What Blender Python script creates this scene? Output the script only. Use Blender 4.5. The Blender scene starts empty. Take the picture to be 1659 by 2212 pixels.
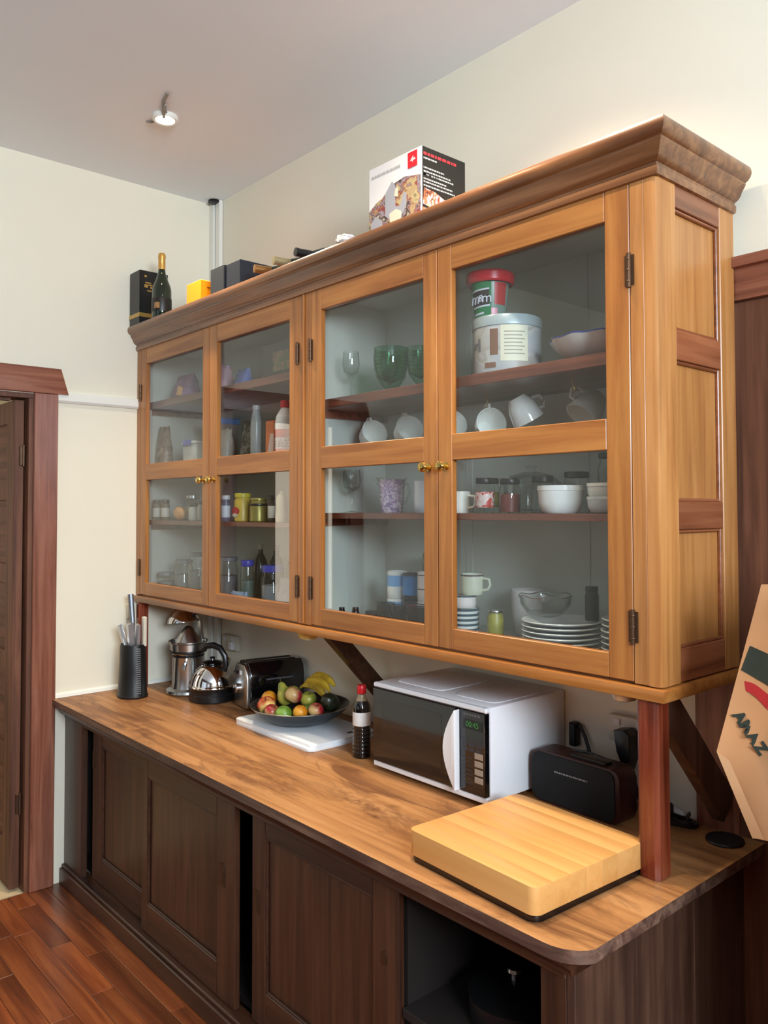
import bpy, bmesh, math, random
from mathutils import Vector, Matrix, Euler
random.seed(7)
C = bpy.context.scene
R = math.radians
PI = math.pi

# ------------------------------------------------------------------ camera
cam_d = bpy.data.cameras.new('camera'); cam = bpy.data.objects.new('camera', cam_d); C.collection.objects.link(cam)
CAM_POS = (3.9444, -2.1810, 1.7435)
CAM_YAW, CAM_PITCH, CAM_ROLL = 0.8379, 0.0311, -0.0027
F_PX, SHX, SHY = 1754.09, 37.66, -61.37
W_PX, H_PX = 1659.0, 2212.0
_f = Vector((-math.sin(CAM_YAW)*math.cos(CAM_PITCH), math.cos(CAM_YAW)*math.cos(CAM_PITCH), math.sin(CAM_PITCH)))
_r0 = Vector((math.cos(CAM_YAW), math.sin(CAM_YAW), 0)); _u0 = _r0.cross(_f)
_c, _s = math.cos(CAM_ROLL), math.sin(CAM_ROLL)
_r = _c*_r0 + _s*_u0; _u = -_s*_r0 + _c*_u0
cam.matrix_world = Matrix(((_r.x, _u.x, -_f.x, CAM_POS[0]), (_r.y, _u.y, -_f.y, CAM_POS[1]), (_r.z, _u.z, -_f.z, CAM_POS[2]), (0, 0, 0, 1)))
cam_d.sensor_fit = 'VERTICAL'; cam_d.sensor_height = 24.0; cam_d.sensor_width = 18.0
cam_d.lens = F_PX/H_PX*24.0
cam_d.shift_x = -SHX/H_PX; cam_d.shift_y = SHY/H_PX
cam_d.clip_start = 0.02
C.camera = cam

# ------------------------------------------------------------------ view, world, large lights
C.view_settings.view_transform = 'Standard'
C.view_settings.look = 'None'
C.view_settings.gamma = 1.0
C.view_settings.use_curve_mapping = False
C.view_settings.exposure = 0.12
C.cycles.use_denoising = True
C.cycles.max_bounces = 12
C.cycles.transparent_max_bounces = 24
C.cycles.caustics_reflective = False
C.cycles.caustics_refractive = False
C.cycles.sample_clamp_indirect = 6.0

w = bpy.data.worlds.new('daylight'); C.world = w; w.use_nodes = True
w.node_tree.nodes['Background'].inputs[0].default_value = (0.62, 0.76, 1.0, 1)
w.node_tree.nodes['Background'].inputs[1].default_value = 0.2

def area(name, loc, rot, sx, sy, watts, col):
    d = bpy.data.lights.new(name, 'AREA'); d.shape = 'RECTANGLE'; d.size = sx; d.size_y = sy
    d.energy = watts; d.color = col
    o = bpy.data.objects.new(name, d); o.location = loc; o.rotation_euler = rot; C.collection.objects.link(o)
    return o
DAY = (0.76, 0.88, 1.0)
WARM = (1.0, 0.83, 0.60)
# daylight from the right window, then added fill from the front and the hall
area('window_daylight_right', (6.48, -2.40, 2.60), (0, R(90), 0), 1.0, 1.5, 245, DAY)
area('front_fill', (1.9, -4.72, 1.85), (R(90), 0, 0), 2.0, 1.6, 6, DAY)  # added ambient fill from behind the camera, no known source
area('hall_fill', (-1.5, -2.6, 1.7), (R(90), 0, 0), 1.2, 1.6, 16, (1.0, 0.86, 0.70))  # added fill that brightens the door leaf and hall

# ------------------------------------------------------------------ helpers
def S(r, g, b, a=1.0):
    def l(v):
        v /= 255.0
        return v/12.92 if v <= 0.04045 else ((v+0.055)/1.055)**2.4
    return (l(r), l(g), l(b), a)

def new_mat(name):
    m = bpy.data.materials.new(name); m.use_nodes = True
    nt = m.node_tree; b = nt.nodes['Principled BSDF']
    return m, nt, b

def N(nt, t, **kw):
    n = nt.nodes.new(t)
    for k, v in kw.items():
        if k in n.inputs: n.inputs[k].default_value = v
        else: setattr(n, k, v)
    return n

def plain(name, col, rough=0.5, metal=0.0, coat=0.0, spec=0.5, bump=0.0, bscale=60, var=0.0, vscale=4.0, emit=None, estr=0.0):
    m, nt, b = new_mat(name)
    b.inputs['Base Color'].default_value = col; b.inputs['Roughness'].default_value = rough
    b.inputs['Metallic'].default_value = metal; b.inputs['Coat Weight'].default_value = coat
    b.inputs['Specular IOR Level'].default_value = spec
    if emit: b.inputs['Emission Color'].default_value = emit; b.inputs['Emission Strength'].default_value = estr
    tc = N(nt, 'ShaderNodeTexCoord')
    if var > 0:
        n = N(nt, 'ShaderNodeTexNoise', Scale=vscale, Detail=4.0)
        nt.links.new(tc.outputs['Object'], n.inputs['Vector'])
        r = N(nt, 'ShaderNodeValToRGB')
        r.color_ramp.elements[0].position = 0.3; r.color_ramp.elements[1].position = 0.7
        r.color_ramp.elements[0].color = tuple(c*(1-var) for c in col[:3])+(1,)
        r.color_ramp.elements[1].color = tuple(min(1, c*(1+var*0.6)) for c in col[:3])+(1,)
        nt.links.new(n.outputs['Fac'], r.inputs['Fac']); nt.links.new(r.outputs['Color'], b.inputs['Base Color'])
    if bump > 0:
        n2 = N(nt, 'ShaderNodeTexNoise', Scale=bscale, Detail=5.0)
        nt.links.new(tc.outputs['Object'], n2.inputs['Vector'])
        bp = N(nt, 'ShaderNodeBump', Strength=bump, Distance=0.002)
        nt.links.new(n2.outputs['Fac'], bp.inputs['Height']); nt.links.new(bp.outputs['Normal'], b.inputs['Normal'])
    return m

def wood(name, dark, mid, light, axis='X', rough=0.38, coat=0.25, grain=30.0, stretch=0.05, bump=0.12, blotch=0.35, stain=None, stain_scale=2.2, stain_amt=0.6, per_object=0.0):
    """procedural timber: fine grain stretched along `axis`, slow tonal drift, optional stains"""
    m, nt, b = new_mat(name)
    b.inputs['Roughness'].default_value = rough; b.inputs['Coat Weight'].default_value = coat; b.inputs['Coat Roughness'].default_value = 0.25
    tc = N(nt, 'ShaderNodeTexCoord')
    vec = tc.outputs['Object']
    oi = N(nt, 'ShaderNodeObjectInfo')
    addv = N(nt, 'ShaderNodeVectorMath', operation='MULTIPLY_ADD')
    comb = N(nt, 'ShaderNodeCombineXYZ')
    for i in range(3): nt.links.new(oi.outputs['Random'], comb.inputs[i])
    nt.links.new(comb.outputs[0], addv.inputs[0]); addv.inputs[1].default_value = (13.0, 7.0, 5.0); nt.links.new(vec, addv.inputs[2])
    vec = addv.outputs[0]
    mp = N(nt, 'ShaderNodeMapping'); sc = [1.0, 1.0, 1.0]; sc['XYZ'.index(axis)] = stretch
    mp.inputs['Scale'].default_value = sc
    nt.links.new(vec, mp.inputs['Vector'])
    g = N(nt, 'ShaderNodeTexNoise', Scale=grain, Detail=7.0, Roughness=0.62, Distortion=0.5)
    nt.links.new(mp.outputs[0], g.inputs['Vector'])
    ramp = N(nt, 'ShaderNodeValToRGB'); cr = ramp.color_ramp
    cr.elements[0].position = 0.30; cr.elements[0].color = dark
    cr.elements[1].position = 0.63; cr.elements[1].color = light
    e = cr.elements.new(0.48); e.color = mid
    nt.links.new(g.outputs['Fac'], ramp.inputs['Fac'])
    bl = N(nt, 'ShaderNodeTexNoise', Scale=3.0, Detail=3.0)
    mp2 = N(nt, 'ShaderNodeMapping'); sc2 = [1.0, 1.0, 1.0]; sc2['XYZ'.index(axis)] = 0.35; mp2.inputs['Scale'].default_value = sc2
    nt.links.new(vec, mp2.inputs['Vector']); nt.links.new(mp2.outputs[0], bl.inputs['Vector'])
    mr = N(nt, 'ShaderNodeMapRange'); mr.inputs[1].default_value = 0.3; mr.inputs[2].default_value = 0.7
    mr.inputs[3].default_value = 1.0-blotch; mr.inputs[4].default_value = 1.0+blotch*0.5
    nt.links.new(bl.outputs['Fac'], mr.inputs[0])
    val = mr.outputs[0]
    if per_object > 0:
        mr3 = N(nt, 'ShaderNodeMapRange'); mr3.inputs[3].default_value = 1-per_object; mr3.inputs[4].default_value = 1+per_object*0.7
        nt.links.new(oi.outputs['Random'], mr3.inputs[0])
        mm = N(nt, 'ShaderNodeMath', operation='MULTIPLY'); nt.links.new(val, mm.inputs[0]); nt.links.new(mr3.outputs[0], mm.inputs[1]); val = mm.outputs[0]
    hsv = N(nt, 'ShaderNodeHueSaturation'); nt.links.new(ramp.outputs['Color'], hsv.inputs['Color']); nt.links.new(val, hsv.inputs['Value'])
    col = hsv.outputs['Color']
    if stain:
        sn = N(nt, 'ShaderNodeTexNoise', Scale=stain_scale, Detail=8.0, Roughness=0.68, Distortion=0.8)
        mp3 = N(nt, 'ShaderNodeMapping'); sc3 = [1.0, 1.0, 1.0]; sc3['XYZ'.index(axis)] = 0.30; mp3.inputs['Scale'].default_value = sc3
        nt.links.new(tc.outputs['Object'], mp3.inputs['Vector']); nt.links.new(mp3.outputs[0], sn.inputs['Vector'])
        sr = N(nt, 'ShaderNodeValToRGB'); sr.color_ramp.elements[0].position = 0.50; sr.color_ramp.elements[0].color = (0, 0, 0, 1)
        sr.color_ramp.elements[1].position = 0.63; sr.color_ramp.elements[1].color = (stain_amt,)*3+(1,)
        nt.links.new(sn.outputs['Fac'], sr.inputs['Fac'])
        mx = N(nt, 'ShaderNodeMix', data_type='RGBA'); nt.links.new(sr.outputs['Color'], mx.inputs['Factor'])
        nt.links.new(col, mx.inputs[6]); mx.inputs[7].default_value = stain; col = mx.outputs[2]
    nt.links.new(col, b.inputs['Base Color'])
    bp = N(nt, 'ShaderNodeBump', Strength=bump, Distance=0.0015); nt.links.new(g.outputs['Fac'], bp.inputs['Height']); nt.links.new(bp.outputs['Normal'], b.inputs['Normal'])
    return m

def glass(name, tint=(0.97, 0.985, 0.98, 1), ior=1.5, edge=0.0):
    """thin clear glass: straight-through transmission with Fresnel reflection"""
    m, nt, b = new_mat(name); nt.nodes.remove(b)
    out = nt.nodes['Material Output']
    tr = N(nt, 'ShaderNodeBsdfTransparent'); tr.inputs[0].default_value = tint
    gl = N(nt, 'ShaderNodeBsdfGlossy'); gl.inputs['Roughness'].default_value = 0.01
    fr = N(nt, 'ShaderNodeFresnel', IOR=ior)
    ge = N(nt, 'ShaderNodeNewGeometry'); mr = N(nt, 'ShaderNodeMapRange'); mr.inputs[3].default_value = ior; mr.inputs[4].default_value = 1.0/ior
    nt.links.new(ge.outputs['Backfacing'], mr.inputs[0]); nt.links.new(mr.outputs[0], fr.inputs['IOR'])
    mx = N(nt, 'ShaderNodeMixShader'); nt.links.new(fr.outputs[0], mx.inputs[0]); nt.links.new(tr.outputs[0], mx.inputs[1]); nt.links.new(gl.outputs[0], mx.inputs[2])
    if edge > 0:
        lw = N(nt, 'ShaderNodeLayerWeight', Blend=0.35)
        rp = N(nt, 'ShaderNodeValToRGB'); rp.color_ramp.elements[0].color = tint; rp.color_ramp.elements[0].position = 0.35
        rp.color_ramp.elements[1].color = tuple(c*(1-edge) for c in tint[:3])+(1,); rp.color_ramp.elements[1].position = 0.95
        nt.links.new(lw.outputs['Facing'], rp.inputs['Fac']); nt.links.new(rp.outputs['Color'], tr.inputs[0])
    nt.links.new(mx.outputs[0], out.inputs['Surface'])
    return m

def blobs(name, cols, scale=18.0, rough=0.4, stretch=(1, 1, 1), rnd=1.0):
    """printed picture: soft patches in a given palette"""
    m, nt, b = new_mat(name); b.inputs['Roughness'].default_value = rough
    tc = N(nt, 'ShaderNodeTexCoord'); mp = N(nt, 'ShaderNodeMapping'); mp.inputs['Scale'].default_value = stretch
    nt.links.new(tc.outputs['Object'], mp.inputs['Vector'])
    no = N(nt, 'ShaderNodeTexNoise', Scale=scale*0.7, Detail=2.0)
    nt.links.new(mp.outputs[0], no.inputs['Vector'])
    ad = N(nt, 'ShaderNodeMix', data_type='RGBA'); ad.inputs['Factor'].default_value = 0.12
    nt.links.new(mp.outputs[0], ad.inputs[6]); nt.links.new(no.outputs['Color'], ad.inputs[7])
    v = N(nt, 'ShaderNodeTexVoronoi', Scale=scale, Randomness=rnd, feature='SMOOTH_F1'); v.inputs['Smoothness'].default_value = 0.9
    nt.links.new(ad.outputs[2], v.inputs['Vector'])
    sep = N(nt, 'ShaderNodeSeparateColor'); nt.links.new(v.outputs['Color'], sep.inputs[0])
    rp = N(nt, 'ShaderNodeValToRGB'); cr = rp.color_ramp; cr.interpolation = 'LINEAR'
    n = len(cols)
    cr.elements[0].position = 0.0; cr.elements[0].color = cols[0]; cr.elements[1].position = 1.0; cr.elements[1].color = cols[-1]
    for i in range(1, n-1):
        e = cr.elements.new(i/(n-1)); e.color = cols[i]
    nt.links.new(sep.outputs[0], rp.inputs['Fac']); nt.links.new(rp.outputs['Color'], b.inputs['Base Color'])
    return m

# ---- mesh builders
def box(bm, a, b, bev=0.0, mi=0, seg=1):
    x0, y0, z0 = a; x1, y1, z1 = b
    v = [bm.verts.new(p) for p in ((x0, y0, z0), (x1, y0, z0), (x1, y1, z0), (x0, y1, z0), (x0, y0, z1), (x1, y0, z1), (x1, y1, z1), (x0, y1, z1))]
    fs = [bm.faces.new([v[i] for i in q]) for q in ((3, 2, 1, 0), (4, 5, 6, 7), (0, 1, 5, 4), (1, 2, 6, 5), (2, 3, 7, 6), (3, 0, 4, 7))]
    for f in fs: f.material_index = mi
    if bev > 0:
        es = set(e for f in fs for e in f.edges)
        bmesh.ops.bevel(bm, geom=list(es), offset=bev, segments=seg, affect='EDGES', profile=0.5, clamp_overlap=True, material=mi)
    return bm

def lathe(bm, prof, c=(0, 0, 0), seg=28, mi=0, M=None, sx=1.0, sy=1.0):
    rings = []
    for r, z in prof:
        if r <= 1e-6:
            p = Vector((0, 0, z))
            rings.append([bm.verts.new((M @ p if M else p)+Vector(c))])
        else:
            row = []
            for i in range(seg):
                a = 2*PI*i/seg; p = Vector((r*sx*math.cos(a), r*sy*math.sin(a), z))
                row.append(bm.verts.new((M @ p if M else p)+Vector(c)))
            rings.append(row)
    for A, B in zip(rings, rings[1:]):
        if len(A) == 1 and len(B) == 1: continue
        for i in range(seg):
            j = (i+1) % seg
            if len(A) == 1: f = bm.faces.new((A[0], B[j], B[i]))
            elif len(B) == 1: f = bm.faces.new((A[i], A[j], B[0]))
            else: f = bm.faces.new((A[i], A[j], B[j], B[i]))
            f.material_index = mi
    return bm

def ball(bm, c, r, s=(1, 1, 1), seg=20, mi=0, M=None):
    prof = [(r*math.sin(PI*i/10), -r*math.cos(PI*i/10)) for i in range(11)]
    prof[0] = (0, -r); prof[-1] = (0, r)
    T = Matrix.Diagonal((s[0], s[1], s[2])).to_4x4()
    if M: T = M.to_4x4() @ T
    return lathe(bm, prof, c, seg, mi, T)

def tube(bm, pts, r, seg=8, mi=0, closed=False):
    P = [Vector(p) for p in pts]; n = len(P)
    rr = r if isinstance(r, (list, tuple)) else [r]*n
    rows = []; up = None
    for i in range(n):
        if closed: t = (P[(i+1) % n]-P[i-1])
        else: t = P[min(i+1, n-1)]-P[max(i-1, 0)]
        t.normalize()
        if up is None:
            a = Vector((0, 0, 1)) if abs(t.z) < 0.9 else Vector((1, 0, 0))
            up = (a-t*a.dot(t)).normalized()
        else:
            up = (up-t*up.dot(t)).normalized()
        sd = t.cross(up)
        rows.append([bm.verts.new(P[i]+rr[i]*(math.cos(2*PI*k/seg)*up+math.sin(2*PI*k/seg)*sd)) for k in range(seg)])
    pairs = list(zip(rows, rows[1:]))+([(rows[-1], rows[0])] if closed else [])
    for A, B in pairs:
        for k in range(seg):
            f = bm.faces.new((A[k], B[k], B[(k+1) % seg], A[(k+1) % seg])); f.material_index = mi
    if not closed:
        f = bm.faces.new(rows[0]); f.material_index = mi
        f = bm.faces.new(list(reversed(rows[-1]))); f.material_index = mi
    return bm

def prism(bm, poly, h0, h1, axis='Z', mi=0, bev=0.0):
    """extrude a 2-D outline: axis Z -> (x,y), Y -> (x,z), X -> (y,z)"""
    def pt(p, h):
        return {'Z': (p[0], p[1], h), 'Y': (p[0], h, p[1]), 'X': (h, p[0], p[1])}[axis]
    A = [bm.verts.new(pt(p, h0)) for p in poly]; B = [bm.verts.new(pt(p, h1)) for p in poly]
    n = len(poly); fs = [bm.faces.new(A), bm.faces.new(list(reversed(B)))]
    for i in range(n):
        fs.append(bm.faces.new((A[i], B[i], B[(i+1) % n], A[(i+1) % n])))
    for f in fs: f.material_index = mi
    if bev > 0:
        es = set(e for f in fs[:2] for e in f.edges)
        bmesh.ops.bevel(bm, geom=list(es), offset=bev, segments=2, affect='EDGES', profile=0.5, clamp_overlap=True, material=mi)
    return bm

def rrect(x0, y0, x1, y1, r, seg=5):
    out = []
    for cx, cy, a0 in ((x1-r, y0+r, -90), (x1-r, y1-r, 0), (x0+r, y1-r, 90), (x0+r, y0+r, 180)):
        for i in range(seg+1):
            a = R(a0+90.0*i/seg); out.append((cx+r*math.cos(a), cy+r*math.sin(a)))
    return out

def sweep_profile(bm, prof, path, normals, mi=0, close_ends=True):
    """prof = [(out, z)]; path = [(x, y)]; normals = per-corner outward offset vectors"""
    rows = []
    for (x, y), (nx, ny) in zip(path, normals):
        rows.append([bm.verts.new((x+nx*o, y+ny*o, z)) for o, z in prof])
    for A, B in zip(rows, rows[1:]):
        for k in range(len(prof)-1):
            bm.faces.new((A[k], B[k], B[k+1], A[k+1])).material_index = mi
    return bm

ORG = {}
def BM(): return bmesh.new()
def obj(name, bm, mats, parent=None, label=None, loc=None, rot=None, sharp=35):
    bmesh.ops.recalc_face_normals(bm, faces=bm.faces)
    me = bpy.data.meshes.new(name)
    off = ORG.get(parent.name) if parent else None
    if off is not None and off.length > 0:
        bmesh.ops.translate(bm, verts=bm.verts, vec=-off)
    bm.to_mesh(me); bm.free()
    for m in (mats if isinstance(mats, (list, tuple)) else [mats]): me.materials.append(m)
    for p in me.polygons: p.use_smooth = True
    me.set_sharp_from_angle(angle=R(sharp))
    o = bpy.data.objects.new(name, me); C.collection.objects.link(o)
    if parent:
        o.parent = parent
        if off is not None: ORG[o.name] = off
    if loc: o.location = loc
    if rot: o.rotation_euler = rot
    if label: o['label'] = label
    return o
def thing(name, label, cat, loc=(0, 0, 0), rz=0.0, group=None, world=False, rot=None):
    o = bpy.data.objects.new(name, None); C.collection.objects.link(o)
    o.empty_display_size = 0.05
    o.location = loc; o.rotation_euler = rot if rot else (0, 0, rz)
    o['label'] = label; o['category'] = cat
    if group: o['group'] = group
    ORG[o.name] = Vector(loc) if world else Vector((0, 0, 0))
    return o
def tag(o, label, cat, group=None):
    o['label'] = label; o['category'] = cat
    if group: o['group'] = group
    return o
def struct(name, bm, m, parent=None, **kw):
    o = obj(name, bm, m, parent, **kw)
    if not parent: o['kind'] = 'structure'
    return o
def dup(root, loc, rz=None, label=None, group=None, rot=None):
    r = root.copy(); C.collection.objects.link(r); r.location = loc
    if rz is not None: r.rotation_euler = (0, 0, rz)
    if rot is not None: r.rotation_euler = rot
    if label: r['label'] = label
    if group: r['group'] = group
    for ch in list(root.children):
        c = ch.copy(); C.collection.objects.link(c); c.parent = r
        for g in list(ch.children):
            d = g.copy(); C.collection.objects.link(d); d.parent = c
    return r
def text(name, s, size, m, parent, M, depth=0.0004, align='CENTER', space=1.0, shear=0.0, bold=0.0):
    cu = bpy.data.curves.new(name, 'FONT'); cu.body = s; cu.size = size; cu.extrude = depth
    cu.align_x = align; cu.align_y = 'CENTER'; cu.space_character = space; cu.shear = shear; cu.offset = bold
    t = bpy.data.objects.new(name, cu); C.collection.objects.link(t)
    bpy.context.view_layer.update()
    me = bpy.data.meshes.new_from_object(t); C.collection.objects.unlink(t); bpy.data.objects.remove(t)
    me.materials.clear(); me.materials.append(m)
    off = ORG.get(parent.name, Vector((0, 0, 0)))
    me.transform(Matrix.Translation(-off) @ M)
    o = bpy.data.objects.new(name, me); C.collection.objects.link(o); o.parent = parent
    return o
FRONT = Matrix.Rotation(R(90), 4, 'X')                                   # text facing -y
SIDE = Matrix.Rotation(R(90), 4, 'Z') @ Matrix.Rotation(R(90), 4, 'X')    # text facing +x
def at(x, y, z, rotm): return Matrix.Translation((x, y, z)) @ rotm

# ------------------------------------------------------------------ materials
M_WALL = plain('cream_wall_paint', S(240, 234, 213), 0.75, bump=0.05, bscale=220, var=0.02, vscale=1.5)
M_CEIL = plain('ceiling_paint', S(243, 250, 255), 0.85, bump=0.03, bscale=150)
M_TRIM = plain('white_gloss_paint', S(238, 237, 228), 0.35, bump=0.02)
M_INT = plain('white_cabinet_interior_paint', S(205, 208, 198), 0.55, var=0.04, vscale=3)
ORANGE = (S(140, 82, 34), S(164, 103, 46), S(180, 120, 58))
M_PINE_X = wood('varnished_rimu_x', *ORANGE, axis='X', blotch=0.22)
M_PINE_Z = wood('varnished_rimu_z', *ORANGE, axis='Z', blotch=0.22)
M_PINE_Y = wood('varnished_rimu_y', *ORANGE, axis='Y', blotch=0.22)
PALE = (S(156, 98, 50), S(176, 118, 62), S(190, 132, 76))
M_PALE_Z = wood('pale_side_panel_timber', *PALE, axis='Z', blotch=0.18)
M_CORN = wood('dark_cornice_timber', S(92, 54, 28), S(128, 80, 45), S(154, 104, 64), axis='X', rough=0.3, coat=0.4)
M_RED = wood('mahogany_stained_timber', S(84, 30, 16), S(124, 52, 30), S(146, 72, 46), axis='Z', rough=0.25, coat=0.5)
M_REDX = wood('mahogany_shelf_timber', S(78, 34, 22), S(112, 56, 38), S(138, 78, 56), axis='X', rough=0.4)
M_REDY = wood('mahogany_rail_timber', S(96, 50, 26), S(136, 76, 44), S(156, 94, 60), axis='Y', rough=0.35)
DARK = (S(42, 22, 13), S(66, 37, 22), S(82, 50, 31))
M_DARK_X = wood('dark_cupboard_timber_x', *DARK, axis='X', rough=0.42)
M_DARK_Z = wood('dark_cupboard_timber_z', *DARK, axis='Z', rough=0.42)
M_SHADEIN = plain('shade_darkened_inside', S(30, 20, 15), .7, var=.2)  # base cupboard inside, shade of the bay put into its dark colour
M_SIDEP = wood('worn_side_panel_timber', S(58, 37, 26), S(84, 55, 40), S(106, 74, 56), axis='Z', rough=0.5, blotch=0.4, stain=S(60, 38, 28), stain_scale=4, stain_amt=0.5)
M_DOORW = wood('door_timber', S(74, 42, 28), S(110, 68, 46), S(130, 84, 60), axis='Z', rough=0.6, coat=0.0)
M_DOORX = wood('door_timber_x', S(70, 40, 28), S(104, 64, 46), S(124, 80, 60), axis='X', rough=0.6, coat=0.0)
M_CASE_Z = wood('door_casing_timber_z', S(98, 52, 36), S(136, 82, 62), S(156, 102, 80), axis='Z', rough=0.35, blotch=0.15)
M_CASE_Y = wood('door_casing_timber_y', S(98, 52, 36), S(136, 82, 62), S(156, 102, 80), axis='Y', rough=0.35, blotch=0.15)
M_CASE_X = wood('door_casing_timber_x', S(98, 52, 36), S(136, 82, 62), S(156, 102, 80), axis='X', rough=0.35, blotch=0.15)
M_TOP = wood('scrubbed_worktop_timber', S(128, 82, 46), S(168, 116, 68), S(188, 136, 86), axis='X', rough=0.5, coat=0.0, grain=22, blotch=0.2, stain=S(92, 50, 26), stain_scale=7.5, stain_amt=0.75)
M_EDGE = wood('dark_worn_edge_timber', S(52, 32, 24), S(84, 56, 44), S(120, 90, 72), axis='X', rough=0.55, stain=S(140, 110, 92), stain_scale=8, stain_amt=0.35)
M_FLOOR = wood('red_floorboard_timber', S(80, 36, 15), S(122, 60, 28), S(146, 80, 40), axis='X', rough=0.32, coat=0.3, blotch=0.3, per_object=0.28)
M_STRIP = wood('beech_strip_timber', S(206, 144, 76), S(216, 156, 88), S(222, 165, 98), axis='X', rough=0.45, coat=0.0, grain=18, blotch=0.08, bump=0.03, per_object=0.06)
M_HALLF = plain('pale_hall_carpet', S(214, 190, 150), 0.95, bump=0.3, bscale=300, var=0.06)
M_PANE = glass('window_pane_glass')
M_CLEAR = glass('clear_tableware_glass', (0.95, 0.97, 0.96, 1), edge=0.45)
M_SMOKE = glass('dark_tumbler_glass', (0.45, 0.48, 0.5, 1), edge=0.6)
M_GREENG = glass('green_goblet_glass', (0.50, 0.76, 0.62, 1), edge=0.5)
M_BRASS = plain('polished_brass', S(222, 190, 110), 0.15, metal=1.0)
M_IRON = plain('old_bronze_hinge_metal', S(96, 72, 54), 0.4, metal=0.8)
M_STEEL = plain('brushed_steel', S(190, 190, 188), 0.25, metal=1.0)
M_CHROME = plain('polished_chrome', S(225, 225, 225), 0.06, metal=1.0)
M_BLACK = plain('black_plastic', S(16, 16, 18), 0.35)
M_BLACKG = plain('black_gloss', S(8, 8, 10), 0.08, coat=0.5)
M_SATIN = plain('black_satin_enamel', S(14, 14, 15), 0.45)
M_WHITEP = plain('white_plastic', S(232, 232, 234), 0.3)
M_PORC = plain('white_porcelain', S(236, 236, 230), 0.15, coat=0.3)
M_PORCB = plain('blue_rim_glaze', S(52, 62, 140), 0.2)
M_TEALRIM = plain('dark_teal_glaze', S(52, 78, 92), 0.3)
M_POLY = plain('white_board_polyethylene', S(226, 230, 234), 0.4)
M_SOCKET = plain('ivory_socket_plastic', S(214, 208, 190), 0.4)
M_LAMP = plain('lamp_face', (1, 0.95, 0.85, 1), 0.5, emit=(1, 0.86, 0.66, 1), estr=40)
M_GREY = plain('grey_metal_clip', S(150, 142, 132), 0.5, metal=0.3)

# ------------------------------------------------------------------ the room
H = 3.404; RX = 6.6; FY = -4.8; T = 0.14
bm = BM(); box(bm, (-T, 0, -0.05), (RX+T, T, H))
struct('wall_back', bm, M_WALL)
DY0, DY1, DZ = -0.93, -1.76, 2.285           # doorway in the left wall
bm = BM()
box(bm, (-T, DY0, -0.05), (0, 0, H)); box(bm, (-T, DY1, DZ), (0, DY0, H)); box(bm, (-T, FY, -0.05), (0, DY1, H))
struct('wall_left', bm, M_WALL)
bm = BM()
wy0, wy1, wz0, wz1 = -3.20, -1.60, 2.04, 3.16
box(bm, (RX, FY, -0.05), (RX+T, wy0, H)); box(bm, (RX, wy1, -0.05), (RX+T, 0, H))
box(bm, (RX, wy0, -0.05), (RX+T, wy1, wz0)); box(bm, (RX, wy0, wz1), (RX+T, wy1, H))
struct('wall_right', bm, M_WALL)
bm = BM(); box(bm, (-T, FY-T, -0.05), (0.8, FY, H)); box(bm, (3.0, FY-T, -0.05), (RX+T, FY, H))
box(bm, (0.8, FY-T, -0.05), (3.0, FY, 1.0)); box(bm, (0.8, FY-T, 2.7), (3.0, FY, H))
struct('wall_front', bm, M_DARK_Z)
bm = BM(); box(bm, (-T, FY-T, H), (RX+T, T, H+0.06))
struct('ceiling', bm, M_CEIL)
# windows (right one out of the picture, the one behind added for its fill)
def window(name, vert, a0, a1, z0, z1, plane, inward):
    bm = BM(); t = 0.06
    def bx(u0, u1, w0, w1, d0, d1):
        if vert == 'x': box(bm, (plane+min(d0, d1)*inward if inward > 0 else plane-max(d0, d1), u0, w0), (plane+max(d0, d1)*inward if inward > 0 else plane-min(d0, d1), u1, w1))
        else: box(bm, (u0, plane+d0, w0), (u1, plane+d1, w1))
    return bm, bx
bm = BM()
for y0, y1, z0, z1 in ((wy0, wy0+.06, wz0, wz1), (wy1-.06, wy1, wz0, wz1), (wy0+.06, wy1-.06, wz0, wz0+.06), (wy0+.06, wy1-.06, wz1-.06, wz1), (-2.425, -2.375, wz0+.06, wz1-.06)):
    box(bm, (RX+.04, y0, z0), (RX+.10, y1, z1), 0.004)
w1 = struct('window_1', bm, M_TRIM)
for y0, y1 in ((wy0+.06, -2.425), (-2.375, wy1-.06)):
    bm = BM(); box(bm, (RX+.068, y0, wz0+.06), (RX+.072, y1, wz1-.06)); struct('pane', bm, M_PANE, w1)
bm = BM()
for x0, x1, z0, z1 in ((.8, .86, 1.0, 2.7), (2.94, 3.0, 1.0, 2.7), (.86, 2.94, 1.0, 1.06), (.86, 2.94, 2.64, 2.7), (1.87, 1.93, 1.06, 2.64)):
    box(bm, (x0, FY-.10, z0), (x1, FY-.04, z1), 0.004)
w2 = struct('added_window', bm, M_TRIM)  # unseen window added to go with the front fill
for x0, x1 in ((.86, 1.87), (1.93, 2.94)):
    bm = BM(); box(bm, (x0, FY-.072, 1.06), (x1, FY-.068, 2.64)); struct('pane', bm, M_PANE, w2)

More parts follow.
